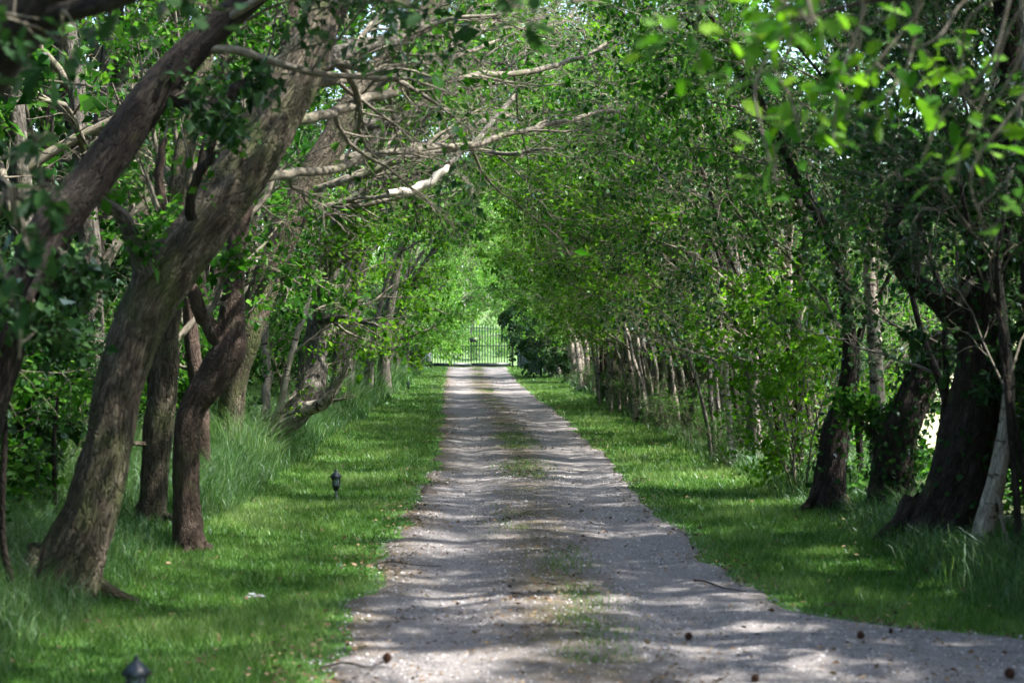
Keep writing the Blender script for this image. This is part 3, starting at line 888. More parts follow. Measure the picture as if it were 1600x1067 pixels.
# left: the large leaning oak
hero('oak_tree', 'large rough-barked oak in the left foreground leaning right, its base in long grass', 'tree',
     [(85, 945), (108, 890), (140, 800), (168, 700), (185, 610), (212, 520), (255, 435), (308, 362), (368, 280), (422, 195), (468, 110), (505, 30), (560, -70), (650, -190)],
     [11.0, 11.0, 11.0, 11.05, 11.1, 11.2, 11.3, 11.4, 11.6, 11.8, 12.0, 12.3, 12.7, 13.2], [100, 88, 80, 76, 76, 78, 82, 80, 80, 84, 72, 58, 48, 36], 'oak', seed=42, t0=0.86, nch=4,
     ridges=0.13, lumps=0.14, sides=64, flare=0.8, roots=6, leafm='leaf',
     limbs=[dict(p=[(222, 450, 11.2), (212, 425, 11.1), (190, 385, 11.0), (160, 350, 10.9), (138, 335, 10.8)], w=[34, 30, 24, 20, 14], m='grey', n=2, L=0.5, a=2),
            dict(p=[(305, 345, 11.2), (312, 290, 11.1), (330, 240, 11.0), (340, 200, 11.0), (325, 165, 11.0)], w=[18, 15, 14, 12, 8], m='dark', n=3, L=0.5, a=2),
            dict(p=[(470, 105, 12), (520, 88, 12.6), (585, 66, 13.4), (650, 52, 14.2), (720, 32, 15), (790, 24, 15.6)], w=[40, 30, 24, 18, 13, 6], m='grey', n=9, L=1.3, a=1),
            dict(p=[(440, 190, 12), (500, 175, 12.6), (560, 148, 13.4), (615, 130, 14.2), (665, 112, 15), (740, 108, 16), (820, 105, 17), (900, 82, 18), (950, 45, 18.5)], w=[18, 17, 15, 13, 12, 10, 9, 7, 4], m='twig', n=10, L=1.2, a=1),
            dict(p=[(395, 290, 11.7), (440, 283, 12.2), (500, 282, 13), (560, 264, 14), (640, 246, 15), (720, 238, 16), (800, 221, 17), (870, 207, 18), (950, 190, 19), (1015, 176, 19.6), (1046, 150, 20), (1038, 128, 20)],
                 w=[18, 15, 13, 12, 11, 10, 9, 8, 7, 6, 4, 3], m='twig', n=12, L=1.1, a=1),
            dict(p=[(455, 135, 12), (520, 122, 12.8), (600, 110, 13.8), (690, 90, 14.8), (780, 62, 15.8)], w=[18, 15, 12, 9, 5], m='twig', n=8, L=1.1, a=1)])

# left: the curving reddish stem
hero('curved_tree', 'smooth reddish-brown trunk with an S-bend and a fork, second row behind the big oak', 'tree',
     [(297, 868), (292, 790), (290, 700), (300, 640), (332, 590), (358, 545), (362, 490), (366, 430), (374, 360), (390, 270), (420, 170), (450, 60), (470, -60)],
     [13.6] * 6 + [13.7, 13.8, 13.9, 14.1, 14.4, 14.8, 15.2], [44, 40, 40, 42, 48, 50, 40, 32, 30, 28, 24, 19, 12], 'red', seed=43, t0=0.6, ridges=0.11, lumps=0.16, sides=36, roots=5,
     limbs=[dict(p=[(350, 545, 13.6), (325, 500, 13.5), (308, 455, 13.4), (300, 420, 13.4), (282, 360, 13.3), (275, 290, 13.3), (290, 200, 13.3)], w=[26, 24, 23, 21, 19, 16, 10], m='red', n=5, L=1.0, a=4)])

# left: straight trunk between the oak and the curved stem
hero('straight_tree', 'straight brown trunk standing between the big leaning oak and the S-bent trunk', 'tree',
     [(234, 832), (240, 760), (247, 680), (256, 580), (262, 500), (268, 420), (280, 300), (300, 180), (330, 40), (360, -100)],
     [15.1] * 6 + [15.3, 15.5, 15.8, 16], [42, 42, 44, 44, 42, 40, 36, 30, 24, 16], 'oak', seed=44, t0=0.4, ridges=0.06,
     limbs=[dict(p=[(248, 690, 15.1), (225, 690, 15), (208, 682, 14.9), (200, 668, 14.9)], w=[10, 8, 6, 3], n=0)])
hero('slim_tree', 'slim brown trunk close behind the straight trunk in the left row', 'tree',
     [(318, 760), (316, 700), (312, 620), (300, 540), (296, 460), (300, 360), (320, 240), (350, 100), (370, -40)],
     [18.4] * 9, [26, 25, 24, 24, 22, 20, 17, 14, 10], 'red', seed=144, t0=0.3)

# left: leaning tree further back, its limbs spread over the drive
hero('leaning_tree', 'brown leaning tree behind the S-bent trunk, its bare grey limbs reach over the drive', 'tree',
     [(352, 738), (358, 680), (365, 600), (385, 530), (412, 450), (440, 380), (470, 310), (512, 235), (560, 150), (620, 70), (700, -20), (790, -100)],
     [21.8, 21.8, 21.8, 21.8, 21.9, 22, 22.1, 22.3, 22.6, 23, 23.5, 24], [40, 38, 38, 44, 44, 46, 48, 46, 38, 30, 22, 14], 'oak', seed=45, t0=0.7, nch=4, ridges=0.09,
     limbs=[dict(p=[(455, 345, 22), (490, 325, 22.2), (530, 318, 22.5), (560, 305, 22.8), (600, 280, 23.2), (660, 268, 23.8), (740, 238, 24.6)], w=[30, 26, 22, 18, 14, 10, 6], m='grey', n=8, L=1.4, a=2),
            dict(p=[(604, 301, 19.8), (630, 297, 19.9), (660, 290, 20.0), (682, 274, 20.1), (700, 254, 20.2)], w=[10, 14, 14, 12, 9], m='dead', n=0, label='broken barkless bone-white dead branch'),
            dict(p=[(700, 254, 20.2), (725, 228, 20.8), (760, 190, 21.8), (795, 152, 23), (812, 115, 23.4), (822, 80, 23.8)], w=[8, 9, 9, 8, 6, 3], m='grey', n=5, L=1.0, a=1),
            dict(p=[(540, 180, 22.5), (590, 200, 22.8), (650, 180, 23), (700, 152, 23.4), (770, 140, 24), (800, 125, 24.4), (880, 85, 25)], w=[22, 18, 16, 14, 11, 8, 5], m='grey', n=9, L=1.4, a=1),
            dict(p=[(500, 255, 22.2), (540, 245, 22.6), (600, 236, 23), (680, 220, 23.6), (760, 185, 24.4), (850, 170, 25.2), (960, 160, 26)], w=[16, 14, 13, 11, 9, 7, 4], m='twig', n=10, L=1.4, a=1),
            dict(p=[(585, 115, 22.8), (640, 120, 23.2), (710, 100, 23.8), (790, 92, 24.6), (860, 60, 25.4), (940, 40, 26)], w=[18, 15, 13, 10, 7, 4], m='grey', n=9, L=1.4, a=1),
            dict(p=[(470, 310, 22.1), (520, 285, 21.9), (580, 262, 21.9), (650, 240, 21.9), (730, 232, 21.9), (800, 240, 21), (870, 235, 20.8)], w=[15, 13, 12, 10, 8, 6, 4], m='twig', n=10, L=1.2, a=1),
            dict(p=[(640, 50, 23.1), (700, 60, 23.6), (780, 45, 24.4), (850, 50, 25), (920, 20, 26)], w=[14, 12, 10, 8, 4], m='twig', n=9, L=1.4, a=1),
            dict(p=[(425, 420, 21.9), (440, 430, 21.0), (458, 440, 20.4), (470, 455, 20)], w=[12, 9, 7, 4], n=5, n2=3, L=1.4, a=3, per=3, leaf=0.075)])

# left: gnarled half-fallen tree
hero('gnarled_tree', 'gnarled half-fallen grey tree lying towards the drive over the grassy bank', 'tree',
     [(392, 732), (408, 700), (432, 668), (462, 645), (486, 612), (494, 570), (498, 520), (503, 470), (512, 410), (530, 340), (560, 270), (600, 180)],
     [22.6, 22.6, 22.6, 22.7, 22.8, 23, 23.2, 23.4, 23.7, 24, 24.4, 25], [30, 30, 34, 38, 38, 30, 27, 24, 21, 18, 14, 8], 'grey', seed=46, t0=0.5, ridges=0.18, lumps=0.34, leafm='leaf_fresh',
     limbs=[dict(p=[(470, 640, 22.6), (498, 628, 22.5), (522, 606, 22.4), (540, 582, 22.3), (556, 550, 22.2)], w=[24, 20, 14, 10, 4], m='pale', n=5, L=0.6, a=0),
            dict(p=[(440, 668, 22.7), (470, 610, 22.9), (500, 560, 23.1), (520, 500, 23.4), (550, 430, 23.8)], w=[16, 14, 12, 10, 6], m='pale', n=5, L=0.8, a=2),
            dict(p=[(400, 715, 22.5), (430, 640, 22.3), (452, 560, 22.2), (470, 480, 22.2), (500, 400, 22.4)], w=[14, 12, 11, 9, 6], m='pale', n=5, L=0.8, a=2),
            dict(p=[(410, 720, 22.9), (416, 650, 23.2), (418, 590, 23.4), (416, 530, 23.6), (424, 450, 23.8)], w=[16, 15, 14, 12, 8], m='pale', n=3, L=0.7, a=4),
            dict(p=[(498, 500, 23.2), (530, 495, 22.6), (565, 500, 22.0), (605, 515, 21.2)], w=[12, 9, 7, 4], n=6, n2=3, L=1.4, a=3, per=3, leaf=0.075),
            dict(p=[(505, 430, 23.6), (530, 400, 23.5), (545, 370, 23.4), (552, 340, 23.4)], w=[12, 9, 7, 4], n=3, L=0.8, a=2)])

# right: the nearest dark trees
hero('birch_tree', 'thin pale-ringed birch stem at the right edge, bending up in front of the dark trunk', 'tree',
     [(1522, 888), (1536, 830), (1552, 768), (1564, 710), (1574, 650), (1576, 590), (1570, 520), (1562, 450), (1560, 380), (1572, 300), (1590, 200), (1600, 80), (1590, -60)],
     12.9, [38, 34, 30, 27, 23, 19, 15, 13, 12, 11, 10, 8, 6], 'pale', seed=51, t0=0.5, nch=5, lumps=0.14, ridges=0.06, sides=18, flare=0.1, roots=0, bias=(-0.04, 0, 0.03), leafm='leaf_dark',
     limbs=[dict(p=[(1556, 760, 12.9), (1562, 800, 12.7), (1572, 850, 12.6)], w=[8, 7, 5], n=0, m='twig')])
hero('dark_tree', 'massive dark buttressed trunk at the right edge with reddish rotten wood at its foot', 'tree',
     [(1452, 872), (1470, 820), (1496, 750), (1516, 680), (1530, 600), (1534, 520), (1536, 440), (1545, 360), (1556, 280), (1570, 180), (1575, 60), (1560, -60)],
     13.8, [92, 84, 82, 80, 76, 70, 64, 58, 50, 44, 36, 26], 'dark', seed=52, t0=0.55, ridges=0.16, lumps=0.24, flare=0.5, sides=32, leafm='leaf_dark', bias=(-0.05, 0, 0.03), ivy=500,
     limbs=[dict(p=[(1520, 520, 13.8), (1480, 480, 13.7), (1435, 445, 13.6), (1400, 405, 13.5), (1378, 370, 13.5), (1385, 335, 13.5), (1410, 300, 13.5)], w=[46, 40, 36, 32, 26, 18, 10], m='dark', n=5, L=1.1, a=4),
            dict(p=[(1540, 400, 13.8), (1510, 345, 13.7), (1470, 310, 13.6), (1430, 280, 13.5), (1395, 235, 13.5)], w=[36, 30, 24, 18, 10], m='dark', n=5, L=1.0, a=4),
            dict(p=[(1550, 330, 13.8), (1590, 290, 13.8), (1630, 220, 13.8)], w=[36, 30, 20], m='dark', n=3, L=1.0, a=4),
            dict(p=[(1455, 870, 13.4), (1440, 860, 13.1), (1415, 868, 12.95)], w=[30, 24, 12], m='red', n=0)])
hero('forked_stump', 'dark ivy-clad trunk leaning right to a broken top beside the bright field gap', 'tree',
     [(1388, 806), (1392, 760), (1402, 700), (1420, 640), (1442, 585), (1462, 548), (1470, 520)],
     [16.2, 16.2, 16.2, 16.2, 16.3, 16.3, 16.3], [58, 56, 58, 56, 50, 40, 22], 'dark', seed=53, nolimbs=True, ivy=1100, lumps=0.25, ridges=0.1,
     limbs=[dict(p=[(1462, 545, 16.3), (1450, 540, 16.2), (1466, 530, 16), (1490, 526, 15.8), (1512, 530, 15.6)], w=[12, 10, 7, 5, 4], m='grey', n=0),
            dict(p=[(1395, 780, 16.2), (1370, 700, 16.3), (1340, 660, 16.4)], w=[16, 12, 7], m='dark', n=4, L=0.6, a=5)])
hero('birch_tree', 'upright pale birch with black scars, left of the bright field gap', 'tree',
     [(1376, 800), (1374, 720), (1372, 640), (1368, 560), (1363, 490), (1358, 420), (1352, 340), (1340, 240), (1310, 140), (1270, 40), (1220, -60)],
     17.0, [24, 23, 22, 22, 21, 18, 16, 14, 12, 10, 7], 'pale', seed=54, t0=0.5, lumps=0.1, ridges=0.02, sides=16, bias=(-0.06, 0, 0.03))
hero('dark_tree', 'short stout trunk with brown foot on the right verge, ivy above', 'tree',
     [(1296, 805), (1296, 760), (1300, 710), (1308, 660), (1322, 610), (1328, 540), (1318, 450), (1290, 360), (1250, 290), (1225, 230), (1190, 160), (1130, 80), (1060, 20)],
     16.8, [52, 46, 42, 38, 28, 21, 18, 16, 14, 12, 10, 8, 5], 'dark', seed=55, t0=0.45, ivy=500, bias=(-0.05, 0, 0.02), ridges=0.08)
hero('slender_tree', 'slender dark stem curving left high over the verge, nearest of the slender right row', 'tree',
     [(1246, 760), (1246, 680), (1244, 600), (1244, 500), (1250, 420), (1262, 370), (1248, 320), (1232, 270), (1205, 200), (1170, 120), (1120, 40), (1060, -40)],
     19.2, [20, 19, 18, 17, 17, 16, 15, 14, 12, 10, 8, 5], 'dark', seed=56, t0=0.35, bias=(-0.06, 0, 0.02), sides=14)
hero('slender_tree', 'rough pale tree whose dark upper stem arches far left, standing past the leafy bush', 'tree',
     [(1172, 712), (1170, 640), (1168, 570), (1158, 510), (1140, 450), (1112, 400), (1082, 350), (1062, 300), (1040, 255), (1015, 215), (980, 175), (930, 140)],
     23.5, [34, 30, 28, 26, 20, 17, 15, 13, 12, 10, 8, 5], 'pale', seed=57, t0=0.4, bias=(-0.06, 0, 0.02), sides=16, lumps=0.2,
     limbs=[dict(p=[(1160, 520, 23.5), (1150, 450, 23.4), (1148, 380, 23.4), (1130, 320, 23.4), (1118, 260, 23.4), (1090, 200, 23.4)], w=[18, 15, 13, 12, 10, 6], m='dark', n=6, L=1.0, a=4)])

hero('slender_tree', 'dark arching stem fanning left over the drive, second slender tree past the rough pale one', 'tree',
     [(1098, 680), (1098, 610), (1104, 540), (1118, 480), (1110, 420), (1090, 370), (1075, 310), (1085, 250), (1070, 190), (1030, 140), (970, 100)],
     27.5, [26, 24, 22, 20, 16, 14, 13, 11, 9, 7, 4], 'grey', seed=58, t0=0.35, bias=(-0.06, 0, 0.02), sides=14, anchors=4,
     limbs=[dict(p=[(1112, 500, 27.5), (1135, 430, 27.4), (1140, 350, 27.4), (1165, 270, 27.4), (1160, 190, 27.4)], w=[13, 12, 10, 8, 5], m='dark', n=6, L=1.0, a=3),
            dict(p=[(1100, 395, 27.5), (1060, 345, 27.3), (1045, 300, 27.2), (1025, 250, 27.1), (990, 215, 27)], w=[11, 10, 8, 7, 4], m='dark', n=6, L=1.0, a=2)])
hero('slender_tree', 'pale curving stem with a bare upper bow, third slender tree past the rough pale one', 'tree',
     [(1036, 655), (1036, 600), (1040, 540), (1046, 490), (1062, 450), (1045, 400), (1028, 350), (1024, 300), (1010, 250), (975, 205)],
     33.0, [24, 22, 19, 16, 14, 13, 11, 9, 7, 4], 'pale', seed=59, t0=0.35, bias=(-0.06, 0, 0.02), sides=14, anchors=4)

# ------------------------------------------------------------------ shrubs
SL = 'leafy understory shrub in the shade between and behind the left-hand trunks'
SG = 'understory shrubs on the left'
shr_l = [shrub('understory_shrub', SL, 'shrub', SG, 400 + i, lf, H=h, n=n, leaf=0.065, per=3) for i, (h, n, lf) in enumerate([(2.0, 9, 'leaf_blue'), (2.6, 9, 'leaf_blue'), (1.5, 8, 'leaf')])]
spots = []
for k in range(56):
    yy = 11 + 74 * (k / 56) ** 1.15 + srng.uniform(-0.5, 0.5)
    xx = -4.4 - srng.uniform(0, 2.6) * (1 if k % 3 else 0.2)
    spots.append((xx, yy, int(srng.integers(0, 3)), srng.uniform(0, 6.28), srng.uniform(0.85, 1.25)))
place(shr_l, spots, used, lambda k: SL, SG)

HL = 'twiggy hedge shrub growing among the trunks of the right-hand row'
HG = 'hedge shrubs on the right'
shr_r = [shrub('hedge_shrub', HL, 'shrub', HG, 500 + i, lf, H=h, n=11, leaf=0.05, per=2, anchors=a, spread=0.4, bark=b) for i, (h, lf, a, b) in enumerate([(2.3, 'leaf', 7, 'twig'), (1.7, 'leaf_dark', 6, 'twig'), (2.8, 'leaf', 6, 'twig')])]
spots = []
for k in range(46):
    yy = 24 + 61 * (k / 46) ** 1.1 + srng.uniform(-0.4, 0.4)
    spots.append((5.0 + srng.uniform(-0.4, 0.9), yy, int(srng.integers(0, 3)), srng.uniform(0, 6.28), srng.uniform(0.85, 1.2)))
place(shr_r, spots, used, lambda k: HL, HG)
WBL = 'low weedy bush in the long grass at the foot of the right-hand trunks'
place(shr_r, [(3.3 + srng.uniform(-0.15, 0.35), 21.5 + k * 1.9 + srng.uniform(-0.5, 0.5), int(srng.integers(0, 3)), srng.uniform(0, 6.28), srng.uniform(0.3, 0.5)) for k in range(18)], used, lambda k: WBL, 'low weedy bushes on the right')
b1 = shrub('leafy_bush', 'bright green leafy bush on the right verge in front of the dark trunks', 'bush', None, 520, 'leaf_fresh', H=2.3, n=10, leaf=0.06, per=3, anchors=9, spread=0.35)
b1.location = (3.55, 18.6, 0.05)

EG = 'dark evergreen bushes near the gate'
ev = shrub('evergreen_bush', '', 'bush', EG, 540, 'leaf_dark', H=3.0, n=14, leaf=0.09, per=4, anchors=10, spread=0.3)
for k, (x, y, sc, lb) in enumerate([(3.0, 67.0, (1.5, 1.5, 2.1), 'dark evergreen bush just before the railing on the right of the drive'), (3.3, 60.0, 1.1, 'dark evergreen bush among pale trunks on the right, nearer than the railing'),
                                    (3.1, 73.0, 1.2, 'dark evergreen bush behind the green railing on the right'), (-3.25, 66.0, 1.1, 'dark evergreen bush on the left just before the gate'), (-3.9, 74.0, 1.2, 'dark evergreen bush left of the stone pier')]):
    if k == 0:
        ev.location = (x, y, 0); ev.scale = sc; ev['label'] = lb
    else:
        copy_tree(ev, (x, y, 0), k * 1.3, (sc,) * 3, lb, EG)

SPG = 'thin dark saplings crowding the near right-hand row'
sap = [row_tree('sapling', '', 'sapling', SPG, 560 + i, 'dark', 'leaf_dark', H=4.6, lean=ln, r0=0.034, stems=st_, leaf=0.055, per=2, anchors=5, low=0.3, wide=0.6, bend=1.5, ny=2.5) for i, (ln, st_) in enumerate([(1.2, 2), (0.6, 1), (1.6, 2)])]
SPL = 'thin crooked pale sapling stems crowding between the right-hand trunks'
psap = [row_tree('sapling', SPL, 'sapling', SPL, 570 + i, b, 'leaf_fresh', H=5.2, lean=ln, r0=0.045, stems=3, leaf=0.065, per=2, anchors=4, low=0.3, wide=0.7, bend=1.7, ny=3.0) for i, (ln, b) in enumerate([(1.6, 'pale'), (2.2, 'grey')])]
place(psap, [(3.45 + srng.uniform(-0.3, 0.6), 21.5 + k * 1.45 + srng.uniform(-0.4, 0.4), k, PI + srng.uniform(-0.8, 0.8), srng.uniform(0.85, 1.15)) for k in range(19)] + [(3.15 + srng.uniform(-0.2, 0.3), 28 + k * 3.6 + srng.uniform(-0.5, 0.5), k + 1, PI + srng.uniform(-0.9, 0.9), srng.uniform(0.8, 1.1)) for k in range(6)], used, lambda k: SPL, 'crooked saplings in the right-hand row')
SP = [(3.85, 12.4, 0, 2.6, 0.9, 'thin crooked saplings at the right edge in front of the massive dark trunk'), (4.0, 14.9, 1, 3.5, 1.0, 'single thin sapling just left of the massive dark trunk'),
      (4.45, 15.6, 2, 2.9, 1.1, 'pair of thin leaning saplings between the broken-topped trunk and the massive trunk'), (3.75, 17.6, 1, 3.9, 1.0, 'thin sapling left of the upright birch'),
      (3.6, 19.9, 2, 3.2, 1.1, 'pair of thin saplings behind the bright leafy bush'), (3.95, 21.2, 0, 2.7, 1.15, 'crooked double sapling beyond the leafy bush'), (3.5, 22.4, 2, 3.3, 1.1, 'slim twin sapling beside the rough pale tree'),
      (4.2, 18.7, 1, 2.8, 1.2, 'thin sapling standing behind the leafy bush, set back from the verge')]
place(sap, SP, used, None, SPG)

TWL = 'brown twiggy thicket at the foot of the right-hand trunks'
thick = [shrub('twiggy_thicket', TWL, 'shrub', 'brown twiggy thickets on the right', 580 + i, 'leaf', H=0.95, n=14, leaf=0.035, per=1, anchors=4, spread=0.35, rr=0.012) for i in range(2)]
spots = [(4.05 + srng.uniform(-0.2, 0.4), 22.5 + k * 1.25 + srng.uniform(-0.3, 0.3), k, srng.uniform(0, 6.28), srng.uniform(0.8, 1.2)) for k in range(26)]
place(thick, spots, used, lambda k: TWL, 'brown twiggy thickets on the right')

for k, (x, y, sc, lb) in enumerate([(5.15, 13.2, 0.8, 'dark thick hedge bush behind the massive trunk at the right edge'), (5.6, 14.6, 0.9, 'dark hedge bush filling the right edge behind the thin birch')]):
    copy_tree(ev, (x, y, 0), k * 2.1, (sc,) * 3, lb, 'dark hedge bushes at the right edge')

BWL = 'tall dark evergreen added behind the left-hand trees to block gaps and side light'
for k in range(11):  # added wall of foliage that closes sky gaps and deepens the shade
    copy_tree(ev, (-8.2 - (k % 3) * 1.2, 12 + k * 3.6, 0.1), k * 1.1, (1.7, 1.7, 1.7 + 0.5 * (k % 2)), BWL, 'tall dark evergreens added behind the left woodland to block light')
BWR = 'tall dark evergreen added behind the right-hand row to cut side light'
for k, (x, y, sc) in enumerate([(5.6, 2.5, 1.1), (5.4, 5.5, 1.1), (5.4, 8.5, 1.1), (6.0, 11.2, 1.2), (7.2, 36.0, 1.6), (7.6, 40.0, 1.7), (6.9, 44.5, 1.5), (7.0, 50.0, 1.5), (6.8, 56.0, 1.5), (9.5, 37.5, 2.0), (11.5, 39.0, 2.1)]):  # added foliage, partly unseen, that cuts light coming in from the right
    copy_tree(ev, (x, y, 0.1), k * 1.9, (sc,) * 3, BWR, 'tall dark evergreens added at the field edge to cut light')
DKL = 'dark evergreen bush added at the left edge to block side light'
DKG = 'light-blocking bushes added at the left edge'
for k, (x, y, sc) in enumerate([(-4.5, 11.6, 0.75), (-5.2, 13.4, 0.8), (-4.6, 15.4, 0.7), (-5.6, 17.4, 0.85), (-4.9, 9.4, 0.8), (-4.6, 7.0, 0.9), (-4.4, 4.4, 0.9), (-4.6, 1.8, 0.9), (-6.4, 15.0, 0.95), (-5.0, 19.6, 0.7)]):  # added light blockers, most of them outside the frame
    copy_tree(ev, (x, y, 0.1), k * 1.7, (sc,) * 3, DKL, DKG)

# field-edge trees behind the right-hand row, enlarged for shade; near ones added unseen
FG = 'field-edge trees behind the right-hand row'
FL = 'leafy tree behind the right-hand row at the edge of the field, enlarged to shade the drive'
spots = []
for k in range(16):
    yy = -6 + k * 3.3
    if 15.5 < yy < 37 or 2 < yy < 8: continue
    spots.append((5.9 + srng.uniform(-0.3, 1.2), yy, k, srng.uniform(0, 6.28), srng.uniform(1.2, 1.5)))
field_p = [row_tree('field_edge_tree', FL, 'tree', FG, 600 + i, 'dark', 'leaf', H=6.0, lean=0.5, r0=0.1, leaf=0.08, per=3, anchors=7, low=0.12, bias=0.0, wide=1.0) for i in range(2)]
place(field_p, spots, used, lambda k: FL, FG)

HS = 'high-crowned tree with a bare lower stem, added just behind the right-hand row for shade'
high_p = [row_tree('high_tree', HS, 'tree', 'high-crowned shade trees added behind the right-hand row', 640 + i, 'dark', 'leaf', H=8.6, lean=0.4, r0=0.12, leaf=0.075, per=3, anchors=8, low=0.48, bias=0.0, wide=1.0) for i in range(2)]
spots = [(5.3 + srng.uniform(-0.2, 0.7), yy + srng.uniform(-0.5, 0.5), k, srng.uniform(0, 6.28), srng.uniform(0.9, 1.1)) for k, yy in enumerate([6.6, 7.9, 9.0, 10.2, 11.4, 12.6, 14.0, 15.4, 17.0, 34.0])]  # added crowns, mostly unseen, that break up the sun on the drive
place(high_p, spots, used, lambda k: HS, 'high-crowned shade trees added behind the right-hand row')
HSL = 'high-crowned tree with a bare lower stem in the woodland edge on the left'
spots = [(-4.9 - srng.uniform(0, 1.2), yy, k, srng.uniform(0, 6.28), srng.uniform(1.15, 1.35)) for k, yy in enumerate([11.0, 14.5, 18.0, 22.0, 26.0, 30.5, 35.0, 40.0, 46.0])]
place(high_p, spots, used, lambda k: HSL, 'high-crowned trees on the left')
DL = 'tall tree of the distant tree line across the field on the right'
spots = [(12 + i * 3.6 + srng.uniform(-1, 1), 62 + i * 8 + srng.uniform(-4, 4), i, srng.uniform(0, 6.28), srng.uniform(1.7, 2.3)) for i in range(9)]
spots += [(6.8 + i * 1.9 + srng.uniform(-0.5, 0.5), 41 + srng.uniform(-2, 3), i, srng.uniform(0, 6.28), srng.uniform(1.6, 1.9)) for i in range(6)]
place(field_p, spots, used, lambda k: DL, 'distant tree line across the field')

# ------------------------------------------------------------------ gate, piers, side fence
def box(g, c, s):
    c = np.asarray(c, float); s = np.asarray(s, float) / 2
    v = np.array([[x, y, z] for x in (-1, 1) for y in (-1, 1) for z in (-1, 1)], float) * s + c
    g.add(v, [[[0, 1, 3, 2], [4, 6, 7, 5], [0, 4, 5, 1], [2, 3, 7, 6], [0, 2, 6, 4], [1, 5, 7, 3]]])

GY = 86.0
gz = float(height(np.array([0.0]), np.array([GY]))[0])
gate = thing('drive_gate', 'dark iron gate of upright bars across the far end of the drive', 'gate', (-0.35, GY, gz))
def part(name, fn, mat, parent, smooth=False):
    g = Geo(); fn(g)
    return link(name, g.mesh(name, mat, smooth=smooth), parent)
def topz(x):
    return 1.92 + 0.22 * math.cos(x / 2.1 * math.pi / 2)
bar_me = None
for i in range(29):
    x = -1.96 + i * 0.14
    if i == 14: continue
    h = topz(x)
    def bar(g, x=x, h=h):
        tube(g, [(x, 0, 0.2), (x, 0, 1.0), (x, 0, h), (x, 0, h + 0.03), (x, 0, h + 0.12)], [0.022, 0.022, 0.022, 0.032, 0.003], 6)
    part('bar', bar, M['iron'], gate, True)
for s in (-1, 1):
    part('bottom_rail', lambda g, s=s: box(g, (s * 1.01, 0, 0.17), (1.98, 0.05, 0.16)), M['iron'], gate)
    part('middle_rail', lambda g, s=s: box(g, (s * 1.01, 0, 1.12), (1.98, 0.03, 0.04)), M['iron'], gate)
    def tr(g, s=s):
        xs = np.linspace(s * 0.03, s * 2.0, 10)
        tube(g, [(x, 0, topz(x) - 0.12) for x in xs], [0.022] * 10, 6)
    part('top_rail', tr, M['iron'], gate, True)
    part('meeting_stile', lambda g, s=s: box(g, (s * 0.022, 0, 1.1), (0.03, 0.04, 2.05)), M['iron'], gate)
    part('gate_post', lambda g, s=s: box(g, (s * 2.08, 0, 1.08), (0.10, 0.10, 2.2)), M['iron'], gate)
part('lock_box', lambda g: box(g, (0.12, -0.07, 1.42), (0.40, 0.06, 0.24)), M['iron'], gate)

pier = thing('gate_pier', 'short pale stone pier beside the left end of the iron gate', 'pier', (-2.5, GY - 0.5, gz))
part('shaft', lambda g: box(g, (0, 0, 0.5), (0.30, 0.30, 1.0)), M['stone'], pier)
part('capstone', lambda g: (box(g, (0, 0, 1.04), (0.40, 0.40, 0.08)), box(g, (0, 0, 1.11), (0.28, 0.28, 0.06))), M['stone'], pier)

fence = thing('metal_fence', 'dark green railing running beside the drive on the right before the gate', 'fence', (2.0, GY - 0.3, gz))
FV = np.array([0.5, -18.0, 0.0])
for i in range(61):
    p = FV * i / 60
    if i % 10 == 0:
        part('post', lambda g, p=p: box(g, p + [0, 0, 0.8], (0.08, 0.08, 1.7)), M['fence'], fence)
    else:
        part('bar', lambda g, p=p: tube(g, [p + [0, 0, 0.08], p + [0, 0, 1.5]], [0.012, 0.012], 5), M['fence'], fence)
for z in (0.14, 1.44):
    part('rail', lambda g, z=z: tube(g, [FV * 0 + [0, 0, z], FV + [0, 0, z]], [0.02, 0.02], 5), M['fence'], fence)

# bright bushes and tall trees beyond the gate
BG = 'sunlit bushes beyond the gate'
BL = 'sunlit bright green bush seen through the bars of the gate'
bey = [shrub('sunlit_bush', BL, 'bush', BG, 700 + i, 'leaf_sun', H=2.6, n=11, leaf=0.10, per=2, anchors=7, spread=0.7, face=(0.4, -0.5, 0.8)) for i in range(2)]  # sunlit look comes from the painted leaf tone and leaves tilted sunward
spots = [(x, 128 + srng.uniform(0, 4), i, srng.uniform(0, 6), srng.uniform(1.3, 2.0)) for i, x in enumerate(np.linspace(-12, 12, 9))] + [(x, 97 + srng.uniform(-1.5, 3), i, srng.uniform(0, 6), srng.uniform(0.35, 0.7)) for i, x in enumerate(np.linspace(-6, 6, 11))]
place(bey, spots, used, lambda k: BL, BG)
TG = 'tall trees beyond the gate'
TL = 'tall tree beyond the gate closing the end of the drive'
spots = []
for i, x in enumerate(np.linspace(-26, 26, 12)):
    spots.append((x + srng.uniform(-1, 1), 140 + srng.uniform(-4, 6), i, srng.uniform(0, 6.28), srng.uniform(2.2, 2.8)))
spots += [(x + srng.uniform(-0.8, 0.8), 108 + srng.uniform(-3, 5), i, srng.uniform(0, 6.28), srng.uniform(1.25, 1.6)) for i, x in enumerate([-9, -6.2, -3.6, 3.2, 5.8, 8.6, 0.2])]
far_p = [row_tree('tall_tree', TL, 'tree', TG, 800 + i, 'grey', 'leaf', H=6.2, lean=0.5, r0=0.11, leaf=0.10, per=3, anchors=8, low=0.1, bias=0.0, wide=1.1) for i in range(2)]
place(far_p, spots, used, lambda k: TL, TG)

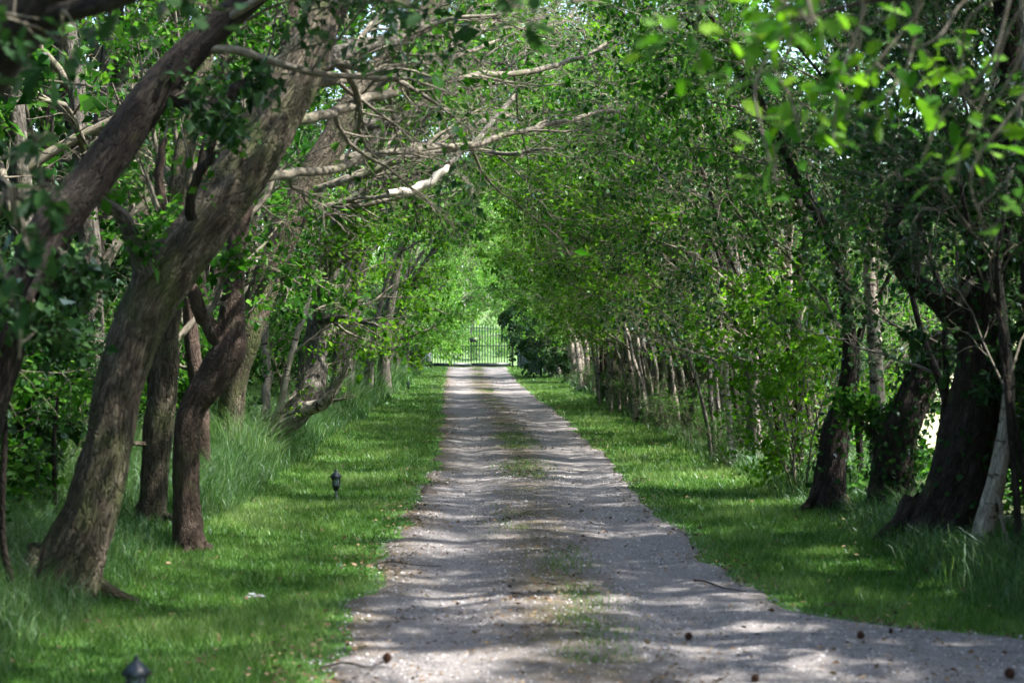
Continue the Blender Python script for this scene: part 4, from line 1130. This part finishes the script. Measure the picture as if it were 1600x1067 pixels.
# ------------------------------------------------------------------ near boughs that hang into the top of the picture
def oak_leaf_mesh(name, mat, seed):
    global rng
    rng = np.random.default_rng(seed)
    g = Geo()
    leaves(g, np.zeros((1, 3)), np.array([[1.0, 0, 0]]), np.array([[0.0, 0, 1]]), np.array([1.0]), np.array([0.72]), np.array([rng.uniform(0.15, 0.85)]), 0.18, 'oak')
    return g.mesh(name, mat)

def near_tree(label, base, trunk, boughs, sprays, leafm, seed, n_leaf, size, bark='dark', extra=()):
    """a tree just outside the frame; its bough hangs into view, each leaf in view an object"""
    global rng
    rng = np.random.default_rng(seed)
    root = thing('oak_tree', label, 'tree', base)
    b = np.asarray(base, float)
    g = Geo(); p, r = smooth_path(trunk[0], trunk[1], 6); tube(g, p, r, 20, 0.16, 0.08, 0.3, seed=seed)
    link('trunk', g.mesh('trunk', M[bark], offset=b), root)
    lm = [oak_leaf_mesh('leaf', M[leafm if i % 2 else ('leaf' if leafm == 'leaf_fresh' else leafm)], seed * 10 + i) for i in range(8)]
    bo = None
    for bp, br in boughs:
        g = Geo(); p, r = smooth_path(bp, br, 6); p = p + np.cumsum(rng.normal(0, 0.008, p.shape), 0)
        tube(g, p, r, 9, 0.12, 0.03, seed=seed)
        bo = link('bough', g.mesh('bough', M[bark], offset=b), root)
        bo['_p'] = 0
        del bo['_p']
        for (sx, sy, sd, rad, cnt) in [s for s in sprays if s[5] == len([c for c in root.children if c.name.startswith('bough')]) - 1 for s in [s[:5]]]:
            c = at(sx, sy, sd)
            i = int(np.argmin(np.linalg.norm(p - c, axis=1)))
            tg = Geo()
            tips = []
            i = max(0, i - int(rng.integers(1, 5)))
            m1 = p[i] * 0.6 + c * 0.4 + rng.normal(0, 0.05, 3); m2 = p[i] * 0.2 + c * 0.8 + rng.normal(0, 0.05, 3) + [0, 0, 0.03]
            q, qr = smooth_path([p[i], m1, m2, c], [0.007, 0.006, 0.005, 0.003], 5)
            tube(tg, q, qr, 5, cap=False)
            for k in range(max(3, cnt // 6)):
                j = int(rng.integers(len(q) // 2, len(q)))
                tip = q[j] + rng.normal(0, rad, 3) * [1, 1, 0.9]
                midp = 0.5 * (q[j] + tip) + rng.normal(0, 0.015, 3)
                qq, qqr = smooth_path([q[j], midp, tip], [0.0035, 0.0025, 0.0015], 3)
                tube(tg, qq, qqr, 4, cap=False)
                tips.append((tip, norm(tip - midp)))
            link('twigs', tg.mesh('twigs', M['twig'], offset=b), bo, 'stuff')
            for k in range(cnt):
                tip, td = tips[k % len(tips)]
                pos = tip + rng.normal(0, 0.045, 3) - td * rng.uniform(0, 0.12)
                ax = norm(td * 0.7 + rng.normal(0, 0.6, 3) + [0, 0, -0.25])
                nn = norm(rng.normal(0, 0.45, 3) + [0, -0.15, 1.0])
                bb = norm(np.cross(nn, ax)); nn = np.cross(ax, bb)
                s = size * math.exp(rng.normal(0, 0.22))
                lo = bpy.data.objects.new('leaf', lm[int(rng.integers(0, 8))])
                COL.objects.link(lo)
                lo.parent = bo
                mt = mathutils.Matrix([[ax[0], bb[0], nn[0], 0], [ax[1], bb[1], nn[1], 0], [ax[2], bb[2], nn[2], 0], [0, 0, 0, 1]])
                lo.matrix_local = mathutils.Matrix.Translation((pos - b).tolist()) @ mt @ mathutils.Matrix.Scale(s, 4)
    # the rest of the crown, above the frame
    tw, cr = Geo(), Geo()
    for (p0, d0, L, r0) in extra:
        st = Style(nch=(6, 5, 4, 0), trop=((0, 0, 0.02), (0, 0, 0.02), (0, 0, 0), (0, 0, -0.02)), lmax=(9, 1.6, 0.8, 0.4), anchors=6)
        o = Out(); grow(o, p0, d0, L, r0, 0, st); wood(o, tw, 0)
        scatter_leaves(cr, np.concatenate(o.P), np.concatenate(o.D), 2, 0.06, 0.085)
    if tw.n:
        link('branches', tw.mesh('branches', M['twig'], offset=b), root, 'stuff')
        link('crown', cr.mesh('crown', M[leafm], smooth=False, offset=b), root, 'stuff')
    return root

near_tree('fresh green oak bough hanging into the upper right corner, its trunk outside the frame', (3.3, 6.3, 0.05),
          ([(3.3, 6.3, -0.1), (3.3, 6.3, 1.2), (3.2, 6.3, 2.4), (3.0, 6.2, 3.6), (2.7, 6.2, 5.0)], [0.2, 0.18, 0.16, 0.13, 0.08]),
          [([(3.15, 6.3, 2.6), (2.6, 6.2, 2.95), (2.1, 6.1, 2.95), (1.5, 6.0, 2.85), (1.1, 6.0, 2.75)], [0.03, 0.022, 0.016, 0.010, 0.005]),
           ([(3.05, 6.2, 3.3), (2.3, 5.6, 3.25), (1.6, 5.1, 3.05), (1.0, 4.8, 2.85), (0.55, 4.7, 2.74)], [0.03, 0.022, 0.016, 0.010, 0.005])],
          [(1250, 215, 6.0, 0.09, 26, 0), (1300, 245, 6.0, 0.07, 16, 0), (1215, 290, 6.0, 0.07, 12, 0), (1350, 130, 6.0, 0.10, 24, 0), (1390, 190, 6.1, 0.09, 22, 0), (1340, 70, 6.0, 0.08, 14, 0),
           (1480, 130, 6.2, 0.09, 22, 0), (1510, 210, 6.2, 0.09, 20, 0), (1500, 290, 6.2, 0.08, 16, 0), (1540, 360, 6.2, 0.07, 12, 0), (1440, 250, 6.2, 0.07, 12, 0), (1420, 80, 6.1, 0.08, 12, 0),
           (1090, 20, 4.8, 0.10, 20, 1), (1180, 60, 4.9, 0.10, 24, 1), (1225, 100, 4.9, 0.09, 18, 1), (1000, 0, 4.7, 0.07, 10, 1), (1250, 20, 5.0, 0.09, 16, 1)],
          'leaf_fresh', 31, 290, 0.07, extra=[((2.9, 6.2, 4.0), (-0.9, 0.1, 0.5), 2.6, 0.05), ((2.8, 6.2, 4.6), (-0.6, 0.7, 0.4), 2.4, 0.05)])

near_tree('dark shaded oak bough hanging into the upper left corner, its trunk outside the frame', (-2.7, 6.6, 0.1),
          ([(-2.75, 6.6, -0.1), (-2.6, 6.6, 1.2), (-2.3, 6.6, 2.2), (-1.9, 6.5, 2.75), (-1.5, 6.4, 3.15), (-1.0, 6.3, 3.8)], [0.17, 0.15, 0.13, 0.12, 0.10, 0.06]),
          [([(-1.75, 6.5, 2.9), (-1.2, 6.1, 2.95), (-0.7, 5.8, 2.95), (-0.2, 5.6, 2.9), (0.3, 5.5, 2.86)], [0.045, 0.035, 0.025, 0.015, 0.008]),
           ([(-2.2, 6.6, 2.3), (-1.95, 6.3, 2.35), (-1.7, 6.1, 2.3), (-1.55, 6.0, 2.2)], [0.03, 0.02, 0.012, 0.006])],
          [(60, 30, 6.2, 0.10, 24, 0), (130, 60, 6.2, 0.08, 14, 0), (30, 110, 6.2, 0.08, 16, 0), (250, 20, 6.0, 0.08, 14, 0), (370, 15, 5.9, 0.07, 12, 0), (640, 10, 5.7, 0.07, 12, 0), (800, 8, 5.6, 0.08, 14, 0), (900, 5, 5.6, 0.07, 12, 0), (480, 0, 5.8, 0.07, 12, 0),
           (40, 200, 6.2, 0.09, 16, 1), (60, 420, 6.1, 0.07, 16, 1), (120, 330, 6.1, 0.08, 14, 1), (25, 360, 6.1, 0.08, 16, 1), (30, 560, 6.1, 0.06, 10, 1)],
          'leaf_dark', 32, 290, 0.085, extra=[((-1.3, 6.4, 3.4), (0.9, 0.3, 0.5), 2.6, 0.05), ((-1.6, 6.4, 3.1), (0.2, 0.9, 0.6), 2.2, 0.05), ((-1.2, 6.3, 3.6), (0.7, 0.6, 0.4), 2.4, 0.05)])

# ------------------------------------------------------------------ grass, undergrowth, litter, chips
def blades(g, X, Y, h, w, bend, tint, seg=1):
    n = len(X)
    Z = height(X, Y)
    a = rng.uniform(0, 2 * np.pi, n)
    side = np.c_[np.cos(a), np.sin(a), np.zeros(n)]
    b = rng.uniform(0, 2 * np.pi, n)
    out = np.c_[np.cos(b), np.sin(b), np.zeros(n)] * (bend * h)[:, None]
    C = np.c_[X, Y, Z - 0.005]
    up = np.array([0, 0, 1.0])
    if seg == 1:
        v = np.stack([C - side * w[:, None] / 2, C + side * w[:, None] / 2, C + up * h[:, None] + out], 1)
        g.add(v.reshape(-1, 3), [np.arange(n * 3).reshape(n, 3)], None, np.repeat(tint, 3))
    else:
        m = C + up * (h * 0.62)[:, None] + out * 0.35
        t = C + up * (h * 0.92)[:, None] + out * 1.15
        v = np.stack([C - side * w[:, None] / 2, C + side * w[:, None] / 2, m + side * w[:, None] * 0.36, m - side * w[:, None] * 0.36, t], 1)
        k = np.arange(n)[:, None] * 5
        g.add(v.reshape(-1, 3), [k + [[0, 1, 2, 3]], k + [[3, 2, 4]]], None, np.repeat(tint, 5))

rng = np.random.default_rng(90)
def strip(n, y0, y1, lo, hi):
    """n random spots between two edge functions of y, a little denser near the camera"""
    y = y0 + (y1 - y0) * rng.random(n)
    t = rng.random(n)
    a, b = lo(y), hi(y)
    return a + (b - a) * t, y, t

lft = lambda y: edges(y)[0]
rgt = lambda y: edges(y)[1]
vl = lambda y: -2.35 + 0.3 * (fbm(np.c_[y * 0.5, y * 0, y * 0], 61) - 0.5)       # where the mown verge meets the long grass
vr = lambda y: 3.15 + 0.35 * (fbm(np.c_[y * 0.5, y * 0, y * 0], 62) - 0.5) - 0.6 * np.clip((y - 45) / 40, 0, 1)
g = Geo()
for (y0, y1, dens, w) in ((6, 14, 3600, .007), (14, 22, 2200, .009), (22, 38, 800, .014), (38, 60, 300, .022), (60, 89, 160, .035)):
    for lo, hi, wd in ((lambda y: vl(y) - 0.3, lambda y: lft(y) + 0.05, 1.75), (lambda y: rgt(y) - 0.05, lambda y: vr(y) + 0.25, 1.5)):
        n = int((y1 - y0) * wd * dens)
        X, Y, t = strip(n, y0, y1, lo, hi)
        P = np.c_[X * 1.4, Y * 1.1, X * 0]
        q = fbm(P, 8, 3)
        keep = rng.random(n) < np.clip((np.minimum(X - lft(Y), 9) * 0 + np.minimum(np.abs(X - lft(Y)), np.abs(rgt(Y) - X)) + 0.03) / 0.22, 0.12, 1)
        X, Y, q = X[keep], Y[keep], q[keep]
        n = len(X)
        blades(g, X, Y, (0.028 + 0.05 * q) * rng.uniform(0.6, 1.5, n), w * rng.uniform(0.7, 1.3, n), rng.uniform(0.2, 0.9, n), np.clip(0.47 + (q - 0.5) * 1.5 + rng.normal(0, 0.24, n), 0, 1))
# grassy tufts in the middle of the drive
for (y0, y1, n) in ((9, 16, 9000), (16, 30, 8000), (30, 60, 5000), (60, 88, 2500)):
    y = y0 + (y1 - y0) * rng.random(n)
    x = 0.5 * (np.interp(y, YS_, LE_) + np.minimum(np.interp(y, YS_, RE_), 1.85)) + rng.normal(0, 0.2, n)
    q = fbm(np.c_[x * 1.2, y * 0.8, x * 0], 71, 3)
    bump_ = np.exp(-((x - 0.72) / 0.22) ** 2 - ((y - 12.9) / 0.6) ** 2)
    k = rng.random(n) < np.clip((q - 0.53) * 7, 0, 1) + bump_
    x, y = x[k], y[k]
    blades(g, x, y, rng.uniform(0.02, 0.05, k.sum()) + 0.008, np.interp(y, [9, 30, 88], [0.008, 0.015, 0.035]), rng.uniform(0.3, 0.9, k.sum()), rng.uniform(0.2, 0.9, k.sum()))
mg = link('mown_grass', g.mesh('mown_grass', M['grass'], smooth=False), kind='stuff')
tag(mg, 'short mown grass of the verges on both sides of the drive', 'grass')

g = Geo()
for (y0, y1, dens, w) in ((6, 14, 1250, .0052), (14, 24, 900, .007), (24, 42, 480, .011), (42, 64, 160, .02), (64, 86, 90, .03)):
    for lo, hi, wd, hh in ((lambda y: vl(y) - 2.3, vl, 2.3, 0.5), (vr, lambda y: vr(y) + 1.3, 1.3, 0.38)):
        n = int((y1 - y0) * wd * dens)
        X, Y, t = strip(n, y0, y1, lo, hi)
        q = fbm(np.c_[X * 1.0, Y * 0.8, X * 0 + 4], 18, 3)
        edge = (1 - t) if hh > 0.45 else t
        h = hh * np.clip(0.35 + 1.6 * (q - 0.3), 0.25, 1.35) * rng.uniform(0.55, 1.25, n) * np.clip(0.35 + edge * 3.5, 0, 1)
        if hh > 0.45:
            h = h * np.interp(Y, [6, 15, 19, 34, 86], [0.75, 0.8, 1.4, 1.9, 1.3])
        blades(g, X, Y, h, w * rng.uniform(0.7, 1.4, n), rng.uniform(0.25, 1.0, n), np.clip(0.45 + (q - 0.5) * 0.5 + rng.normal(0, 0.2, n), 0, 1), 2)
tg_ = link('tall_grass', g.mesh('tall_grass', M['grass_tall'], smooth=False), kind='stuff')
tag(tg_, 'long uncut grass along the foot of the tree rows', 'grass')

g = Geo()
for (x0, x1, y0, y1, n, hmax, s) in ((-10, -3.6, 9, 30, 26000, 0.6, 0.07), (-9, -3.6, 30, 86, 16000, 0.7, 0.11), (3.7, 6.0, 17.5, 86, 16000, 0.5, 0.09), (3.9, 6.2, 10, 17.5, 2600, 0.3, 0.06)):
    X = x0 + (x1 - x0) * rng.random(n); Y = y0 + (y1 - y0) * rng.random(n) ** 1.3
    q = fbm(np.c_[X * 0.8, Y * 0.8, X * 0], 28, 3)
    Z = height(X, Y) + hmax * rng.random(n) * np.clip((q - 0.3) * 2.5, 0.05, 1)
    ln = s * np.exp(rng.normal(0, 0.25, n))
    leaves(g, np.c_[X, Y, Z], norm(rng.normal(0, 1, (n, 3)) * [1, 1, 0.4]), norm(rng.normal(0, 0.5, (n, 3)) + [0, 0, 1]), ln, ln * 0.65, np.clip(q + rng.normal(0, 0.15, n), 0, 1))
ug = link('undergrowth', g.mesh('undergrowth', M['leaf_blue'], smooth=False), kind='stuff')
tag(ug, 'low leafy undergrowth on the shaded ground behind the tree rows', 'undergrowth')

# brown litter on the drive and its edges
g = Geo()
n = 26000
Y = 8 + 60 * rng.random(n) ** 2.0
l, r = edges(Y)
mode = rng.random(n)
c = 0.5 * (l + np.minimum(r, 1.85))
X = np.where(mode < 0.33, l + rng.normal(0.1, 0.2, n), np.where(mode < 0.5, r + rng.normal(-0.05, 0.12, n), np.where(mode < 0.85, c + rng.normal(0, 0.38, n), l + (r - l) * rng.random(n))))
q = fbm(np.c_[X * 1.5, Y, X * 0], 15, 3)
k = rng.random(n) < np.clip((q - 0.42) * 5, 0.06, 1)
X, Y = X[k], Y[k]; n = len(X)
X = np.concatenate([X, rng.uniform(-2.6, -0.7, 700), rng.uniform(1.8, 3.4, 700)]); Y = np.concatenate([Y, 8.5 + 26 * rng.random(1400) ** 1.6]); n = len(X)
ln = rng.uniform(0.015, 0.05, n)
lz = np.where((X < lft(Y)) | (X > rgt(Y)), 0.03, 0.0)
leaves(g, np.c_[X, Y, height(X, Y) + 0.022 + lz + rng.random(n) * 0.012], norm(rng.normal(0, 1, (n, 3)) * [1, 1, 0.2]), norm(rng.normal(0, 0.4, (n, 3)) + [0, 0, 1]), ln, ln * rng.uniform(0.25, 0.7, n), rng.random(n), 0.2)
lt = link('leaf_litter', g.mesh('leaf_litter', M['litter'], smooth=False), kind='stuff')
tag(lt, 'dry brown leaf crumbs and husks lying on the gravel drive', 'leaf litter')

# loose chips on the gravel
g = Geo()
n = 15000
Y = 8 + 14 * rng.random(n) ** 1.6
l, r = edges(Y)
X = l + (r - l) * rng.random(n)
s = rng.uniform(0.004, 0.013, n)
base_ = np.array([[1, 0, 0], [-.5, .87, 0], [-.5, -.87, 0], [0.1, 0, 0.9]])
rot = rng.uniform(0, 6.28, n)
cr_, sr_ = np.cos(rot), np.sin(rot)
v = base_[None] * s[:, None, None] * rng.uniform(0.6, 1.3, (n, 4, 1))
v = np.stack([v[..., 0] * cr_[:, None] - v[..., 1] * sr_[:, None], v[..., 0] * sr_[:, None] + v[..., 1] * cr_[:, None], v[..., 2]], -1)
v = v + np.c_[X, Y, height(X, Y) + 0.009][:, None, :]
k = np.arange(n)[:, None] * 4
g.add(v.reshape(-1, 3), [np.concatenate([k + [[0, 1, 3]], k + [[1, 2, 3]], k + [[2, 0, 3]]])], None, np.repeat(rng.random(n), 4))
gc = link('gravel', g.mesh('gravel', M['gravel'], smooth=False), kind='stuff')
tag(gc, 'loose grey stone chips on the near part of the drive', 'gravel')

# ------------------------------------------------------------------ small things
def lathe(g, prof, sides=16):
    pts = [(0, 0, z) for r, z in prof]
    a = np.linspace(0, 2 * np.pi, sides, endpoint=False)
    V = np.array([[r * math.cos(t), r * math.sin(t), z] for r, z in prof for t in a])
    n = len(prof)
    i = np.arange(n - 1)[:, None] * sides; j = np.arange(sides)[None, :]; j2 = (j + 1) % sides
    g.add(V, [np.stack([i + j, i + j2, i + sides + j2, i + sides + j], -1).reshape(-1, 4)])

def lantern(label, x, y, s=1.0):
    z = float(height(np.array([x]), np.array([y]))[0])
    root = thing('garden_lantern', label, 'lantern', (x, y, z), 'small garden lanterns on the left verge')
    root.scale = (s, s, s)
    part('spike', lambda g: lathe(g, [(0.0, -0.06), (0.012, -0.02), (0.016, 0.03), (0.013, 0.09), (0.022, 0.10)], 10), M['stone'], root, True)
    part('base', lambda g: lathe(g, [(0.02, 0.09), (0.034, 0.105), (0.03, 0.125), (0.046, 0.14), (0.046, 0.15), (0.0, 0.15)], 12), M['lamp'], root, True)
    part('glass', lambda g: lathe(g, [(0.032, 0.15), (0.044, 0.235), (0.0, 0.235)], 6), M['glass'], root)
    for k in range(6):
        a = k * PI / 3
        part('strut', lambda g, a=a: tube(g, [(0.034 * math.cos(a), 0.034 * math.sin(a), 0.148), (0.047 * math.cos(a), 0.047 * math.sin(a), 0.238)], [0.0045, 0.0045], 4), M['lamp'], root)
    part('roof', lambda g: lathe(g, [(0.066, 0.233), (0.068, 0.24), (0.05, 0.262), (0.026, 0.285), (0.02, 0.29), (0.011, 0.297), (0.013, 0.306), (0.007, 0.317), (0.0, 0.32)], 12), M['lamp'], root, True)
    return root
lantern('small black garden lantern on the sunlit left verge, halfway along the grass', (525 - CAMX) / FPX * 18.2, 18.2)
lantern('black garden lantern cut off by the bottom edge, only its roof showing', (213 - CAMX) / FPX * 7.6, 7.6)
lantern('tiny far garden lantern at the edge of the long grass near the gate', (638 - CAMX) / FPX * 51, 51.0)

def cone(label, x, y, s):
    global rng
    z = float(height(np.array([x]), np.array([y]))[0]) + 0.012
    root = thing('pine_cone', label, 'cone', (x, y, z), 'brown cones lying on the drive')
    g = Geo()
    lathe(g, [(0.0, 0.0), (0.35 * s, 0.05 * s), (0.5 * s, 0.35 * s), (0.42 * s, 0.7 * s), (0.15 * s, 1.0 * s), (0.0, 1.02 * s)], 10)
    link('core', g.mesh('core', M['cone']), root)
    g = Geo(); n = 70
    i = np.arange(n); t = (i + 0.5) / n; a = i * 2.39996
    r = 0.52 * s * np.sin(np.clip(t * 2.7 + 0.35, 0, PI)) + 0.04 * s
    C = np.c_[np.cos(a) * r * 0.8, np.sin(a) * r * 0.8, t * s * 0.95]
    A = norm(np.c_[np.cos(a), np.sin(a), np.full(n, 0.55)])
    leaves(g, C, A, np.tile([0, 0, 1.0], (n, 1)), np.full(n, 0.30 * s), np.full(n, 0.34 * s), np.full(n, .5), 0.1)
    link('scales', g.mesh('scales', M['cone'], smooth=False), root, 'stuff')
    return root
def gp(px, py):
    d = EYE * FPX / (py - HORY)
    return (px - CAMX) / FPX * d, d
for px, py, s, lb in ((605, 1034, 0.055, 'brown cone on the gravel near the left grass edge beside a stick'), (1076, 994, 0.05, 'brown cone lying alone on the right wheel track'),
                      (1345, 1000, 0.05, 'brown cone on the drive where it widens to the right'), (1180, 1062, 0.045, 'brown cone at the bottom edge of the picture, right of centre'),
                      (1578, 1062, 0.06, 'brown cone in the bottom right corner of the picture'), (1392, 992, 0.03, 'small dark husk right of the cone where the drive widens')):
    cone(lb, *gp(px, py), s * 0.8)

def stick(label, pts, r):
    P = []
    for i, (px, py) in enumerate(pts):
        x, d = gp(px, py)
        P.append((x, d, float(height(np.array([x]), np.array([d]))[0]) + 0.024 + 0.008 * (i % 2)))
    P = np.array(P); b = P[0].copy()
    p, rr = smooth_path(P, np.linspace(r, r * 0.4, len(P)), 4)
    g = Geo(); tube(g, p, rr, 6, 0.15, seed=3)
    o = link('fallen_stick', g.mesh('fallen_stick', M['stick'], offset=b))
    o.location = b.tolist()
    tag(o, label, 'stick', 'fallen sticks on the drive')
stick('dark twig lying on the gravel left of the nearest cone', [(500, 1050), (540, 1044), (575, 1048), (600, 1040)], 0.008)
stick('dark stick on the right edge of the drive where it starts to widen', [(1085, 908), (1105, 914), (1130, 922), (1165, 930)], 0.010)
stick('thin stick across the left edge of the drive in mid distance', [(580, 886), (610, 882), (650, 884), (690, 884)], 0.007)
stick('short dark twig on the gravel by the left verge', [(800, 930), (815, 934), (832, 938)], 0.008)
stick('thin dark twig on the right grass verge edge', [(1290, 948), (1320, 952), (1350, 951)], 0.008)

# dark clod by the left edge
x, d = gp(668, 768)
g = Geo()
lathe(g, [(0.09, 0.0), (0.08, 0.03), (0.05, 0.055), (0.02, 0.075), (0.0, 0.078)], 9)
v = g.V[0]; v *= (1 + 0.5 * (np.random.default_rng(4).random(v.shape) - 0.5)).astype(np.float32)
o = link('turf_clod', g.mesh('turf_clod', M['stick']))
o.location = (x, d, float(height(np.array([x]), np.array([d]))[0]) + 0.005)
tag(o, 'dark clod of turf at the left edge of the gravel', 'clod')

# pale scrap on the left verge
x, d = gp(393, 942)
g = Geo()
leaves(g, np.zeros((3, 3)) + [[0, 0, 0], [0.02, 0.01, 0.008], [-0.03, 0.0, 0.004]], np.array([[1, .1, .1], [-.6, .6, .1], [.3, -.8, .1]]), np.tile([0.1, -0.2, 1.0], (3, 1)), np.array([.09, .08, .07]), np.array([.06, .06, .05]), np.full(3, .5), 0.2, 'oak')
o = link('pale_scrap', g.mesh('pale_scrap', M['white']))
o.location = (x, d, float(height(np.array([x]), np.array([d]))[0]) + 0.05)
tag(o, 'pale dry scrap lying on the left verge in front of the big oak', 'scrap')

# thin dark stems standing at the left edge
def stem(label, pts, dep, w):
    P = np.array([at(a, b, dep) for a, b in pts]); base = P[0].copy()
    base[2] = float(height(np.array([base[0]]), np.array([base[1]]))[0]); P[0, 2] = base[2] - 0.1
    p, r = smooth_path(P, np.asarray(w) / FPX * dep / 2, 5)
    g = Geo(); tube(g, p, r, 8, 0.15, seed=8)
    o = link('bare_stem', g.mesh('bare_stem', M['dark'], offset=base)); o.location = base.tolist()
    tag(o, label, 'stem')
stem('thin black bare stem standing in the grass at the left edge of the picture', [(14, 985), (18, 920), (5, 850), (4, 760), (8, 660), (-2, 580), (10, 500)], 10.2, [12, 12, 11, 10, 9, 7, 4])
stem('short dark stake beside the foot of the big leaning oak', [(54, 970), (58, 915), (68, 855)], 10.6, [11, 10, 7])
stem('thin bare sapling standing in the shade behind the big leaning oak', [(86, 800), (85, 740), (84, 690), (90, 620)], 15.0, [9, 8, 7, 5])
